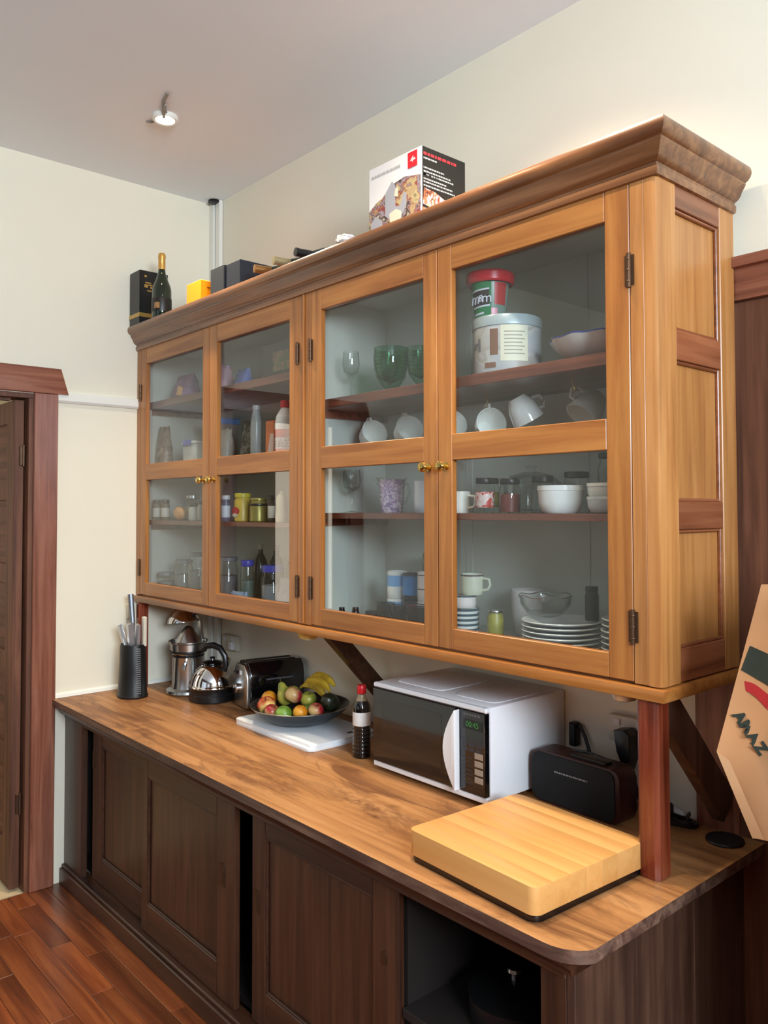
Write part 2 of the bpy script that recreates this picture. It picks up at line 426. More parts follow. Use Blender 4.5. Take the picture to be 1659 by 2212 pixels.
# floor: sub-floor plus individual boards where the picture shows them
bm = BM(); box(bm, (-0.02, FY, -0.06), (RX, 0, -0.012))
fl = struct('floor', bm, M_FLOOR)
rnd = random.Random(3)
y = -0.775
row = 0
shared = {}
while y > -2.05:
    bw = 0.083
    x = -0.01-rnd.random()*0.5
    while x < 2.3:
        L = rnd.choice((0.42, 0.55, 0.7, 0.85))
        x0, x1 = max(x, 0.0), min(x+L, 2.35)
        if x1-x0 > 0.05:
            key = round(x1-x0, 3)
            if key not in shared:
                bm = BM(); box(bm, (0.0008, -bw+0.0008, -0.012), (x1-x0-0.0008, -0.0008, 0.0), 0.0012)
                o = obj('floorboard', bm, M_FLOOR, fl); shared[key] = o.data
            else:
                o = bpy.data.objects.new('floorboard', shared[key]); C.collection.objects.link(o); o.parent = fl
            o.location = (x0, y, rnd.uniform(-0.0006, 0.0004))
        x += L
    y -= bw; row += 1
bm = BM(); box(bm, (2.352, FY, -0.012), (RX, -0.775, 0.0)); box(bm, (0, FY, -0.012), (2.351, y, 0.0))
obj('floorboards_beyond', bm, M_FLOOR, fl)['kind'] = 'stuff'
# hall behind the left-hand doorway
bm = BM(); box(bm, (-2.9, -4.2, -0.06), (-0.02, 0.3, -0.004))
struct('floor_hall', bm, M_HALLF)
bm = BM(); box(bm, (-3.0, -4.3, -0.05), (-2.9, 0.4, 2.9)); box(bm, (-2.9, 0.3, -0.05), (-T, 0.4, 2.9)); box(bm, (-2.9, -4.3, -0.05), (-T, -4.2, 2.9))
struct('wall_hall', bm, M_WALL)
bm = BM(); box(bm, (-3.0, -4.3, 2.9), (-T, 0.4, 2.95)); struct('ceiling_hall', bm, M_CEIL)

# left doorway: casing, head board, lining, stop and the leaf folded back into the hall
bm = BM(); box(bm, (0, DY0-0.004, 0), (0.024, -0.828, 2.288), 0.003)
t1 = struct('trim_1', bm, M_CASE_Z, label='reddish timber upright of the left door casing')
bm = BM(); box(bm, (0, -1.862, 0), (0.024, DY1+0.004, 2.288), 0.003); struct('casing_upright', bm, M_CASE_Z, t1)
bm = BM(); prism(bm, [(-1.92, 2.288), (-0.782, 2.288), (-0.818, 2.408), (-1.884, 2.408)], 0, 0.030, 'X', bev=0.003)
struct('casing_head', bm, M_CASE_Y, t1)
bm = BM(); box(bm, (-T, DY0-0.022, 0), (0, DY0, DZ-0.02)); box(bm, (-T, DY1, 0), (0, DY1+0.022, DZ-0.02)); box(bm, (-T, DY1, DZ-0.022), (0, DY0, DZ))
box(bm, (-0.075, DY1+.022, DZ-0.036), (-0.045, DY0-.09, DZ-0.022))
struct('door_lining', bm, M_DOORW, t1)
# leaf: stiles, rails, five sunk panels
lx0, lx1, ly0, ly1, lz0, lz1 = -0.875, -0.045, -1.002, -0.960, 0.012, 2.255
bm = BM()
box(bm, (lx0, ly0, lz0), (lx0+.11, ly1, lz1), .002); box(bm, (lx1-.11, ly0, lz0), (lx1, ly1, lz1), .002)
rails = [(0.012, 0.22), (0.56, 0.66), (0.985, 1.085), (1.40, 1.49), (1.79, 1.89), (2.15, 2.255)]
for z0, z1 in rails: box(bm, (lx0+.11, ly0+.001, z0), (lx1-.11, ly1-.001, z1), .002)
d1 = struct('door_1', bm, M_DOORW)
for (a, b) in zip(rails, rails[1:]):
    bm = BM(); box(bm, (lx0+.105, ly0+.014, a[1]-.005), (lx1-.105, ly1-.014, b[0]+.005)); struct('door_panel', bm, M_DOORX, d1)
bm = BM(); lathe(bm, [(0, 0), (.012, 0), (.012, .03), (.026, .035), (.03, .05), (.02, .062), (0, .066)], (lx0+.055, ly0, 1.04), 16, 0, Matrix.Rotation(R(90), 4, 'X'))
struct('door_knob', bm, M_BRASS, d1)
for z in (0.35, 1.95):
    bm = BM(); box(bm, (-0.046, -0.980, z), (-0.036, -0.954, z+.09), .002); lathe(bm, [(0, 0), (.006, 0), (.006, .1), (0, .1)], (-0.036, -0.962, z-.005), 8)
    struct('door_hinge', bm, M_IRON, d1)
# picture rail, bead above the worktop, boxed pipe in the corner
bm = BM(); prism(bm, [(0, 2.252), (.012, 2.252), (.02, 2.262), (.02, 2.292), (.014, 2.302), (0, 2.302)], -0.828, -0.0, 'Y')
struct('trim_2', bm, M_TRIM, label='white picture rail on the left wall')
bm = BM(); prism(bm, [(0, .861), (.016, .861), (.012, .874), (0, .882)], -0.828, -0.07, 'Y')
struct('trim_3', bm, M_TRIM, label='white bead where the worktop meets the left wall')
bm = BM(); box(bm, (0.004, -0.030, .862), (.042, -0.002, H), .002); box(bm, (0.052, -0.024, .862), (.098, -0.002, H), .004)
pb = struct('trim_4', bm, M_TRIM, label='white boxed pipes rising in the room corner')
bm = BM(); lathe(bm, [(.030, 0), (.034, -.012), (.02, -.016), (0, -.016)], (.06, -.035, H), 14); struct('pipe_collar', bm, M_BLACK, pb)

# right: panelled door in a timber casing on the back wall, partly behind the cupboard
bm = BM(); box(bm, (2.782, -0.026, 0), (2.905, 0, 2.306), .003)
t5 = struct('trim_5', bm, M_CASE_Z, label='timber upright of the casing right of the cupboard')
bm = BM(); box(bm, (3.78, -0.026, 0), (3.90, 0, 2.306), .003); struct('casing_upright', bm, M_CASE_Z, t5)
bm = BM(); prism(bm, [(2.90, 2.308), (3.95, 2.308), (3.915, 2.405), (2.90, 2.405)], -0.034, 0, 'Y', bev=.003)
struct('casing_head', bm, M_CASE_X, t5)
bm = BM(); prism(bm, [(2.90, 2.395), (3.935, 2.395), (3.945, 2.425), (2.90, 2.425)], -0.052, 0, 'Y', bev=.004)
struct('casing_cap', bm, M_CASE_X, t5)
bm = BM()
box(bm, (2.905, -0.018, 0), (3.02, 0, 2.306), .002); box(bm, (3.67, -0.018, 0), (3.78, 0, 2.306), .002)
r2 = [(0, .22), (0.62, .72), (1.065, 1.19), (1.62, 1.72), (2.19, 2.306)]
for z0, z1 in r2: box(bm, (3.02, -0.017, z0), (3.67, 0, z1), .002)
d2 = struct('door_2', bm, M_DOORW)
for a, b in zip(r2, r2[1:]):
    bm = BM(); box(bm, (3.015, -0.007, a[1]-.004), (3.675, 0, b[0]+.004)); struct('door_panel', bm, M_DOORX, d2)

# unseen tall cupboard added to shade the worktop end; the paper bag hangs on it
lc = thing('added_shade_cupboard', 'added unseen dark timber cupboard that shades the worktop end, right of the paper bag', 'cupboard', (3.50, 0, 0), world=True)
bm = BM(); box(bm, (3.485, -.66, 0.0), (4.18, -.036, 1.64), .004); obj('shade_cupboard_body', bm, M_DARK_Z, lc)
bm = BM(); box(bm, (3.490, -.675, 1.6405), (4.195, -.036, 1.675), .005); obj('shade_cupboard_top', bm, M_DARK_X, lc)
for x0, x1 in ((3.51, 3.837), (3.843, 4.17)):
    bm = BM(); box(bm, (x0, -.680, .09), (x1, -.6605, 1.62), .003); dd = obj('shade_cupboard_door', bm, M_DARK_Z, lc)
    bm = BM(); lathe(bm, [(0, 0), (.010, 0), (.008, .012), (.016, .020), (.012, .028), (0, .030)], ((x1-.03) if x0 < 3.7 else (x0+.03), -.680, .95), 14, 0, Matrix.Rotation(R(90), 4, 'X')); obj('shade_cupboard_knob', bm, M_BRASS, dd)

# ------------------------------------------------------------------ glazed wall cupboard
XR, D = 2.920, 0.433
YB = -0.036
wc = thing('wall_cupboard', 'long varnished timber wall cupboard with four glazed doors above the worktop', 'cupboard', (0, -D, 1.283), world=True)
# sides
bm = BM(); box(bm, (0.002, -D+.022, 1.318), (0.022, YB, 2.56))
obj('left_side', bm, M_INT, wc)
bm = BM()
prism(bm, [(XR, -.345), (2.886, -.345), (2.886, -D+.022), (2.886, -D), (XR-.012, -D), (XR-.004, -D+.004), (XR, -D+.012)], 1.318, 2.56, 'Z')
box(bm, (2.898, -.115, 1.318), (XR, YB, 2.56), .002)
sf = obj('side_frame', bm, M_PALE_Z, wc)
for z0, z1 in ((1.318, 1.400), (1.690, 1.760), (2.110, 2.185), (2.490, 2.56)):
    bm = BM(); box(bm, (2.898, -.345, z0), (XR-.001, -.115, z1), .002); obj('side_rail', bm, M_REDY, sf, label='reddish cross rail of the side')
for z0, z1 in ((1.400, 1.690), (1.760, 2.110), (2.185, 2.490)):
    bm = BM(); box(bm, (2.888, -.350, z0-.004), (2.904, -.110, z1+.004)); obj('side_panel', bm, M_PALE_Z, sf)
    bm = BM()
    box(bm, (2.904, -.345, z0), (2.914, -.337, z1), .002); box(bm, (2.904, -.123, z0), (2.914, -.115, z1), .002)
    box(bm, (2.904, -.337, z0), (2.914, -.123, z0+.008), .002); box(bm, (2.904, -.337, z1-.008), (2.914, -.123, z1), .002)
    obj('panel_bead', bm, M_REDY, sf)
# inside
bm = BM(); box(bm, (0.02, YB-.006, 1.318), (2.90, YB, 2.56)); obj('back_panel', bm, M_INT, wc)
bm = BM(); box(bm, (1.448, -D+.03, 1.333), (1.472, YB-.006, 2.55)); obj('partition', bm, M_INT, wc)
bm = BM(); box(bm, (2.884, -D+.03, 1.333), (2.888, YB-.006, 2.55)); obj('inner_side', bm, M_INT, wc)
bm = BM(); box(bm, (0.002, -D+.012, 1.3265), (2.884, YB, 1.333)); obj('cupboard_floor', bm, M_INT, wc)
bm = BM(); box(bm, (0.002, -D+.014, 1.3145), (2.886, YB, 1.3265)); obj('shadow_gap_rail', bm, M_CORN, wc)  # dark-coloured rail standing in for the shadow gap over the bottom board
bm = BM(); box(bm, (0.002, -D+.004, 2.545), (2.90, YB, 2.560)); obj('cupboard_top', bm, M_INT, wc)
SF = -D+.05
def shelf(x0, x1, z, th=.034, m=M_REDX):
    bm = BM(); box(bm, (x0, SF, z-th), (x1, YB-.006, z), .0015); return obj('shelf', bm, m, wc)
shelf(1.472, 2.884, 2.150); shelf(1.472, 2.884, 1.729, .020)
shelf(0.022, 1.448, 2.285); shelf(0.022, 1.448, 1.935, .020); shelf(0.022, 1.448, 1.690, .020)
for x0, z in ((1.472, 2.116), (1.472, 1.709), (0.022, 2.251), (0.022, 1.67)):
    bm = BM(); box(bm, (x0, SF+.02, z-.028), (x0+.018, YB-.01, z), .001); obj('shelf_cleat', bm, M_REDX, wc)
bm = BM()
for xx in (1.92, 2.42): box(bm, (xx, YB-.0085, 1.333), (xx+.03, YB-.006, 2.545))
obj('back_cover_strip', bm, M_INT, wc)
# face: posts between the doors
bm = BM(); box(bm, (0.002, -D, 1.318), (.045, -D+.022, 2.56), .002); obj('face_stile', bm, M_PINE_Z, wc)
bm = BM(); box(bm, (1.420, -D, 1.318), (1.505, -D+.022, 2.56), .002); box(bm, (1.458, -D-.006, 1.322), (1.467, -D, 2.545), .002); obj('face_stile', bm, M_PINE_Z, wc)
bm = BM(); box(bm, (2.846, -D, 1.318), (2.886, -D+.022, 2.56), .002); obj('face_stile', bm, M_PALE_Z, wc)
bm = BM(); box(bm, (.045, -D+.004, 2.551), (2.886, -D+.022, 2.575)); obj('face_rail', bm, M_PINE_X, wc)
# doors
DZ0, DZ1 = 1.322, 2.549
def cup_door(x0, x1, g0, g1, knob_x, hinge_x, which):
    th = .022; yf = -D+.000; yb = yf+th
    bm = BM()
    box(bm, (x0+.0015, yf, DZ0), (g0, yb, DZ1), .002)
    box(bm, (g1, yf, DZ0), (x1-.0015, yb, DZ1), .002)
    d = obj('door', bm, M_PINE_Z, wc)
    for z0, z1 in ((DZ0, 1.384), (1.890, 1.969), (2.470, DZ1)):
        bm = BM(); box(bm, (g0, yf+.0005, z0), (g1, yb, z1), .002); obj('door_rail', bm, M_PINE_X, d)
    for z0, z1 in ((1.384, 1.890), (1.969, 2.470)):
        bm = BM(); box(bm, (g0-.004, yb-.0055, z0-.004), (g1+.004, yb-.0025, z1+.004)); obj('pane', bm, M_PANE, d)
    bm = BM(); lathe(bm, [(0, 0), (.013, 0), (.013, .003), (.006, .006), (.006, .014), (.013, .019), (.0165, .026), (.0145, .033), (.008, .038), (0, .039)], (knob_x, yf, 1.872), 18, 0, Matrix.Rotation(R(90), 4, 'X'))
    obj('knob', bm, M_BRASS, d, label='round brass knob')
    for z in (1.455, 2.330):
        bm = BM(); lathe(bm, [(0, 0), (.0055, 0), (.0055, .085), (0, .085)], (hinge_x, yf-.004, z-.0425), 10)
        box(bm, (hinge_x-.013, yf-.0022, z-.0375), (hinge_x+.013, yf, z+.0375))
        for k in (-1, 0, 1): lathe(bm, [(.0058, 0), (.0064, .001), (.0064, .003), (.0058, .004)], (hinge_x, yf-.004, z+k*.028-.002), 10)
        obj('hinge', bm, M_IRON, d, label='small bronze butt hinge')
    return d
cup_door(.045, .744, .108, .684, .700, .045, 0)
cup_door(.744, 1.420, .810, 1.364, .786, 1.420, 1)
cup_door(1.505, 2.169, 1.566, 2.106, 2.128, 1.505, 2)
cup_door(2.169, 2.846, 2.230, 2.774, 2.204, 2.846, 3)
# bottom board, cornice, top
bm = BM(); box(bm, (0.0, -D-.013, 1.284), (XR+.013, YB, 1.3145), .005, seg=2); obj('bottom_board', bm, M_PINE_X, wc)
prof = [(0, 2.545), (.007, 2.547), (.009, 2.556), (.009, 2.566), (.004, 2.570), (.006, 2.576), (.014, 2.580), (.021, 2.588), (.026, 2.600), (.034, 2.612), (.036, 2.616), (.036, 2.622), (.042, 2.625), (.050, 2.634), (.053, 2.644), (.052, 2.654), (.048, 2.662), (0, 2.662)]
bm = BM(); sweep_profile(bm, prof, [(0.001, -D), (XR, -D), (XR, YB)], [(0, -1), (1, -1), (1, 0)])
bmesh.ops.contextual_create(bm, geom=[e for e in bm.edges if len(e.link_faces) == 1 and e.verts[0].co.x < .01 and e.verts[1].co.x < .01])
obj('cornice', bm, M_CORN, wc, sharp=25)
bm = BM(); box(bm, (0.001, -D, 2.56), (XR, YB, 2.6615)); obj('top_board', bm, M_REDX, wc)
# posts and braces that carry the cupboard on the worktop
def post(x0, x1, y0, y1):
    bm = BM(); prism(bm, [(x0, y0+.008), (x0+.008, y0), (x1-.010, y0), (x1, y0+.010), (x1, y1), (x0, y1)], .861, 1.284, 'Z')
    return obj('support_post', bm, M_RED, wc, label='red-brown support post')
post(2.848, 2.905, -.432, -.378); post(.004, .046, -.432, -.385)
def brace(x0, x1, a, b, wdt, m):
    (ya, za), (yb_, zb) = a, b
    L = math.hypot(yb_-ya, zb-za); nx, nz = -(zb-za)/L*wdt/2, (yb_-ya)/L*wdt/2
    bm = BM(); prism(bm, [(ya+nx, za+nz), (yb_+nx, zb+nz), (yb_-nx, zb-nz), (ya-nx, za-nz)], x0, x1, 'X', bev=.002)
    return obj('diagonal_brace', bm, m, wc)
brace(2.855, 2.890, (-.350, 1.262), (-.045, .935), .085, M_SIDEP)
brace(1.425, 1.470, (-.300, 1.275), (-.045, 1.01), .060, M_DARK_X)
# ------------------------------------------------------------------ worktop and base cupboard
YF = -0.842; ZC = .860; XC = 2.972
bm = BM()
out = [(0.002, YF)]
for i in range(7):
    a = R(-90+15*i); out.append((XC-.032-.055+.055*math.cos(a)+.032*(i/6), YF+.055+.055*math.sin(a)))
out += [(XC+.0, -.002), (0.002, -.002)]
prism(bm, out, .832, ZC, 'Z')
for f in bm.faces:
    f.material_index = 0 if f.normal.z > .9 or f.normal.z < -.9 else 1
bm.normal_update()
for f in bm.faces: f.material_index = 0 if abs(f.normal.z) > .9 else 1
wt = obj('worktop', bm, [M_TOP, M_EDGE])
tag(wt, 'long scrubbed timber worktop with dark worn edges under the cupboard', 'worktop')
bm = BM(); prism(bm, [(0, .832), (-.815, .832), (-.822, .828), (-.822, .818), (-.806, .806), (-.80, .790), (0, .790)][::-1], 0.002, 2.925, 'X'); 
obj('edge_moulding', bm, M_DARK_X, wt)
YS = -0.775
bc = thing('base_cupboard', 'long dark timber base cupboard with sliding panelled doors and an open end bay', 'cupboard', (0, YS, 0), world=True)
bm = BM(); box(bm, (.003, YS, .0), (.215, YS+.028, .79), .002); obj('face_stile', bm, M_DARK_Z, bc)
bm = BM(); box(bm, (2.822, YS, .0), (2.892, YS+.05, .79), .003); obj('face_stile', bm, M_DARK_Z, bc)
bm = BM(); box(bm, (.003, YS-.004, .762), (2.892, YS+.026, .79), .003); obj('top_rail', bm, M_DARK_X, bc)
bm = BM(); box(bm, (.003, YS-.022, .0), (2.892, YS+.02, .070), .004); box(bm, (.003, YS-.012, .07), (2.892, YS+.05, .085), .004); obj('plinth', bm, M_DARK_X, bc)
SX = 2.892
bm = BM(); box(bm, (SX, YS, .0), (SX+.022, -.545, .79), .002); obj('side_board', bm, M_SIDEP, bc)
bm = BM(); box(bm, (SX-.004, -.5445, .0), (SX+.020, -.285, .79), .002); obj('side_board', bm, M_SIDEP, bc)
bm = BM(); box(bm, (SX-.004, -.2845, .0), (SX+.020, -.004, .79), .002); obj('side_board', bm, M_SIDEP, bc)
bm = BM(); box(bm, (.002, YS+.03, .085), (.012, -.02, .79)); obj('inner_side', bm, M_SHADEIN, bc)
bm = BM(); box(bm, (.003, -.02, .0), (2.88, -.004, .79)); obj('back_board', bm, M_SHADEIN, bc)
bm = BM(); box(bm, (.003, YS+.06, .08), (2.888, -.02, .10)); obj('cupboard_floor', bm, M_SHADEIN, bc)
bm = BM(); box(bm, (2.335, -.735, .415), (2.888, -.02, .440), .002); obj('shelf', bm, M_SHADEIN, bc)
bm = BM(); box(bm, (2.318, YS+.06, .10), (2.336, -.02, .79)); obj('divider', bm, M_SHADEIN, bc)
def sliding(x0, x1, yf, px0, px1, pz0=.20, pz1=.690, hx=None, hz=.5, hl=.078, rec=.012):
    yb = yf+.022
    bm = BM()
    box(bm, (px0-.004, yf+rec, pz0-.004), (px1+.004, yb-.002, pz1+.004))
    d = obj('sliding_door', bm, M_DARK_Z, bc)
    for a0, a1 in ((x0, px0), (px1, x1)):
        bm = BM(); box(bm, (a0, yf, .086), (a1, yb, .760), .003); obj('door_stile', bm, M_DARK_Z, d)
    for a0, a1 in ((.086, pz0), (pz1, .760)):
        bm = BM(); box(bm, (px0, yf+.0005, a0), (px1, yb, a1), .003); obj('door_rail', bm, M_DARK_X, d)
    bm = BM()
    b_ = .007
    for a0, a1, c0, c1 in ((px0, px0+b_, pz0, pz1), (px1-b_, px1, pz0, pz1), (px0+b_, px1-b_, pz0, pz0+b_), (px0+b_, px1-b_, pz1-b_, pz1)):
        box(bm, (a0, yf+.003, c0), (a1, yf+rec, c1), .0025)
    obj('panel_bead', bm, M_DARK_X, d)
    if hx:
        bm = BM(); prism(bm, rrect(hx-.016, hz-hl/2, hx+.016, hz+hl/2, .008), yf-.003, yf+.001, 'Y'); prism(bm, rrect(hx-.009, hz-hl/2+.012, hx+.009, hz+hl/2-.012, .006), yf-.0045, yf-.003, 'Y')
        obj('finger_pull', bm, M_IRON, d, label='dark sunk finger pull')
sliding(.248, .90, -.738, .350, .80, hx=.268, hz=.62)
sliding(.825, 1.540, -.766, .876, 1.420, hx=1.418+.042, hz=.505)
sliding(1.612, 2.332, -.744, 1.690, 2.225, hx=1.640, hz=.470)
bm = BM(); prism(bm, rrect(2.268, .53, 2.282, .565, .005), -.7475, -.7435, 'Y'); obj('keyhole_plate', bm, M_IRON, bc)

# ------------------------------------------------------------------ ceiling downlights (one in the picture, its row neighbour out of it, the others added as fill)
def downlight(x, y, watts, label, tilt=(0, 0), cone=120):
    t = thing('downlight', label, 'ceiling light', (x, y, H), group=None)
    bm = BM(); lathe(bm, [(.036, 0), (.036, -.006), (.040, -.016), (.050, -.018), (.054, -.012), (.054, 0)], seg=32); obj('rim', bm, M_TRIM, t)
    bm = BM(); lathe(bm, [(0, -.010), (.037, -.010), (.037, -.006), (0, -.006)], seg=32); obj('lamp_face', bm, M_LAMP, t, label='glowing lamp disc')
    d = bpy.data.lights.new('downlight_beam', 'SPOT'); d.energy = watts; d.color = WARM; d.spot_size = R(cone); d.spot_blend = 1.0; d.shadow_soft_size = 0.035
    o = bpy.data.objects.new('downlight_beam', d); C.collection.objects.link(o); o.parent = t; o.location = (0, 0, -.03); o.rotation_euler = (R(tilt[1]), R(tilt[0]), 0)
    return t
dl = downlight(.763, -.656, 125, 'small glowing downlight hanging loose from the ceiling by its clips', (-9, 4), 98)
for pts, rr in (([(.050, -.02, -.006), (.085, -.045, -.012), (.118, -.055, -.012)], .006), ([(-.05, -.01, -.004), (-.075, -.03, -.006), (-.085, -.045, -.004)], .004)):
    bm = BM(); tube(bm, pts, rr, 6); obj('spring_clip', bm, M_GREY, dl)
bm = BM(); tube(bm, [(.03, -.02, -.02), (.09, -.05, -.004), (.13, -.07, -.006), (.20, -.085, -.004)], .007, 8); obj('cable', bm, M_GREY, dl)
downlight(2.45, -.62, 96, 'second downlight of the row above the right half of the worktop')
downlight(1.90, -.98, 30, 'added unseen fill downlight towards the doorway')  # this and the next are added to light the door fronts
downlight(2.80, -.98, 60, 'added unseen fill downlight in front of the right half of the cupboard')

# ------------------------------------------------------------------ things on top of the cupboard
ZT = 2.663
def carton(name, label, cat, x0, y0, sx, sy, h, mat_, z=ZT, group=None, rz=0.0, bev=.002):
    t = thing(name, label, cat, (x0+sx/2, y0+sy/2, z), rz, group)
    bm = BM(); box(bm, (-sx/2, -sy/2, 0), (sx/2, sy/2, h), bev); obj('carton', bm, mat_, t)
    return t
M_BLKCARD = plain('black_gift_card', S(20, 20, 22), 0.35, var=.1)
M_NAVY = plain('dark_navy_card', S(34, 38, 50), 0.4)
M_CHAR = plain('charcoal_card', S(46, 48, 54), 0.45)
M_GOLD = plain('gold_print', S(196, 158, 84), 0.3, metal=.6)
M_ORG = plain('bright_orange_card', S(255, 160, 10), 0.4)
M_WHITEC = plain('white_carton_card', S(226, 226, 228), 0.3)
M_RED2 = plain('red_print', S(200, 30, 44), 0.35)
M_PRINTW = plain('pale_grey_print', S(176, 178, 180), 0.4)
M_GRN = plain('dark_green_bottle_glass', S(14, 34, 16), 0.06, coat=.6)
t = carton('gift_box', 'tall black box with gold print at the left end of the cupboard top', 'box', .010, -.478, .112, .150, .268, M_BLKCARD)
bm = BM(); box(bm, (-.058, -.0765, .035), (.0575, .0765, .055)); obj('gold_band', bm, M_GOLD, t)
for k, (y, z, ww, hh) in enumerate(((-.045, .205, .03, .006), (-.030, .195, .05, .006), (-.050, .183, .018, .016), (-.02, .18, .014, .012), (-.035, .165, .03, .007), (-.05, .235, .012, .01))):
    bm = BM(); box(bm, (.056, y, z), (.0572, y+ww, z+hh)); obj('gold_print', bm, M_GOLD, t)
# sparkling wine bottle
bt = thing('wine_bottle', 'dark green sparkling wine bottle with gold foil neck standing by the black box', 'bottle', (.255, -.425, ZT))
bm = BM(); lathe(bm, [(0, .012), (.03, .004), (.042, 0), (.046, .008), (.047, .08), (.046, .145), (.042, .165), (.030, .195), (.020, .222), (.0165, .245), (.0155, .262), (.0155, .318), (0, .318)], seg=28); obj('bottle_body', bm, M_GRN, bt)
bm = BM(); lathe(bm, [(.0168, .246), (.0172, .262), (.0165, .300), (.0182, .303), (.0182, .312), (.0165, .322), (.012, .327), (0, .328)], seg=24); obj('gold_foil', bm, plain('gold_foil', S(214, 164, 84), 0.35, metal=.5, bump=.3, bscale=120), bt)
bm = BM(); lathe(bm, [(.0475, .035), (.0478, .036), (.0478, .100), (.0475, .101)], seg=28); obj('label_band', bm, plain('dark_bottle_label', S(30, 26, 22), .4), bt)
bm = BM(); box(bm, (.018, -.0475, .045), (.044, -.030, .075), .002); obj('label_patch', bm, plain('tan_label', S(150, 112, 66), .5), bt)
t = carton('small_box', 'bright orange box on the cupboard top', 'box', .585, -.462, .130, .120, .095, M_ORG)
bm = BM(); box(bm, (.0648, -.030, .064), (.0656, .035, .067)); obj('printed_line', bm, plain('brown_print', S(120, 66, 10), .4), t)
carton('dark_box', 'narrow charcoal box on the cupboard top between the orange box and the navy box', 'box', .795, -.458, .115, .130, .118, M_CHAR)
carton('navy_box', 'dark navy box beside the lying bottles on the cupboard top', 'box', .925, -.455, .112, .235, .112, M_NAVY)
# lying bottles
def lying(x, y, label, foil, rz, L=.30, r=.037, z=ZT):
    t = thing('lying_bottle', label, 'bottle', (x, y, z+r), rz, 'bottles lying on the cupboard top')
    MX = Matrix.Rotation(R(90), 4, 'X')    # axis along -y at rz = 0
    bm = BM(); lathe(bm, [(0, -.15), (r*.9, -.15), (r, -.14), (r, .02), (r*.85, .05), (.016, .09), (.014, .10), (.014, .15), (0, .15)], M=MX, seg=22); obj('bottle_body', bm, M_GRN, t)
    bm = BM(); lathe(bm, [(.0155, .085), (.016, .10), (.0155, .15), (.0165, .151), (.0165, .160), (0, .162)], M=MX, seg=18); obj('neck_foil', bm, foil, t)
    return t
M_FOIL1 = plain('brown_gold_foil', S(150, 108, 58), .35, metal=.5)
M_FOIL2 = plain('pale_gold_foil', S(176, 160, 120), .35, metal=.5)
lying(1.215, -.318, 'lying bottle with a brown gold neck foil, nearest the navy box', M_FOIL1, R(-14))
lying(1.345, -.318, 'lying bottle with a pale gold neck foil, second along from the navy box', M_FOIL2, R(-10))
lying(1.470, -.305, 'lying bottle with a black neck foil, farthest along from the navy box', plain('black_foil', S(18, 18, 22), .4), R(-8), r=.041)
# crumpled white paper
bm = BM(); ball(bm, (0, 0, .016), .03, (1.3, 1.0, .55), 12)
for v in bm.verts: v.co += Vector((rnd.uniform(-.006, .006), rnd.uniform(-.006, .006), rnd.uniform(-.004, .006) if v.co.z > .004 else 0))
tag(obj('paper_scrap', bm, M_WHITEC, loc=(1.735, -.452, ZT), sharp=20), 'crumpled white paper lying behind the cornice left of the appliance box', 'paper')
# appliance box with a food picture
ab = thing('appliance_box', 'large white and black box with food pictures standing on the cupboard top', 'box', (1.955, -.318, ZT))
hx, hy, hz = .131, .100, .243
bm = BM(); box(bm, (-hx, -hy, 0), (hx, hy, hz), .0015); obj('carton', bm, M_WHITEC, ab)
bm = BM(); box(bm, (hx-.0008, -hy+.003, .001), (hx+.0008, hy, hz-.001)); obj('black_side', bm, plain('black_print', S(26, 25, 22), .4), ab, label='black side face')
FOOD = [S(58, 36, 30), S(186, 172, 130), S(132, 52, 46), S(150, 150, 160), S(100, 66, 52), S(56, 48, 50), S(176, 170, 152), S(124, 90, 74)]
bm = BM(); prism(bm, [(-hx+.001, .001), (hx-.004, .001), (hx-.004, .150), (.05, .165), (-.02, .155), (-.06, .125), (-.09, .118), (-hx+.001, .095)], -hy-.001, -hy+.001, 'Y'); obj('food_picture', bm, blobs('food_print', FOOD, 30), ab)
# the grey machine pictured on the front
M_MACH = plain('grey_print', S(160, 162, 172), .4)
bm = BM(); prism(bm, [(-.045, .06), (-.045, .135), (-.01, .168), (.005, .15), (.005, .08), (.03, .075), (.045, .115), (.06, .11), (.06, .07), (.02, .02), (-.02, .04)], -hy-.0016, -hy-.001, 'Y')
prism(bm, [(-.115, .0), (-.12, .05), (-.095, .072), (-.062, .05), (-.06, .0)], -hy-.0016, -hy-.001, 'Y'); obj('pictured_machine', bm, M_MACH, ab)
bm = BM(); prism(bm, [(-.02, .03), (-.024, .062), (.01, .07), (.036, .055), (.03, .012)], -hy-.0022, -hy-.0016, 'Y'); prism(bm, [(.0, .115), (.008, .14), (.02, .14), (.018, .108)], -hy-.0022, -hy-.0016, 'Y'); obj('pictured_dish', bm, plain('cream_print', S(214, 210, 190), .4), ab)
bm = BM(); box(bm, (.068, -hy-.0016, .185), (.112, -hy-.001, .236)); obj('red_emblem', bm, M_RED2, ab)
bm = BM(); prism(bm, [(.078, .206), (.094, .222), (.094, .213), (.103, .213), (.103, .206), (.094, .206), (.090, .200), (.088, .206)], -hy-.0022, -hy-.0016, 'Y'); obj('emblem_mark', bm, plain('pale_pink_print', S(240, 200, 200), .4), ab)
def strokes(parent, m, rows, plane, size, name='print_line'):
    """unreadable small print as thin broken strokes: rows = (a, b, z)"""
    bm = BM(); r_ = random.Random(len(rows)*7+3)
    for a, b, z in rows:
        u = a
        while u < b:
            L = min(r_.uniform(.5, 2.2)*size, b-u)
            if L > size*.2:
                if plane[0] == 'x': box(bm, (plane[1], u, z), (plane[1]+.0006, u+L, z+size))
                else: box(bm, (u, plane[1]-.0006, z), (u+L, plane[1], z+size))
            u += L+size*.5
    o = obj(name, bm, m, parent); o['kind'] = 'stuff'; return o
strokes(ab, M_PRINTW, [(-.115, .03, .205)], ('y', -hy-.001), .008, 'title_print')
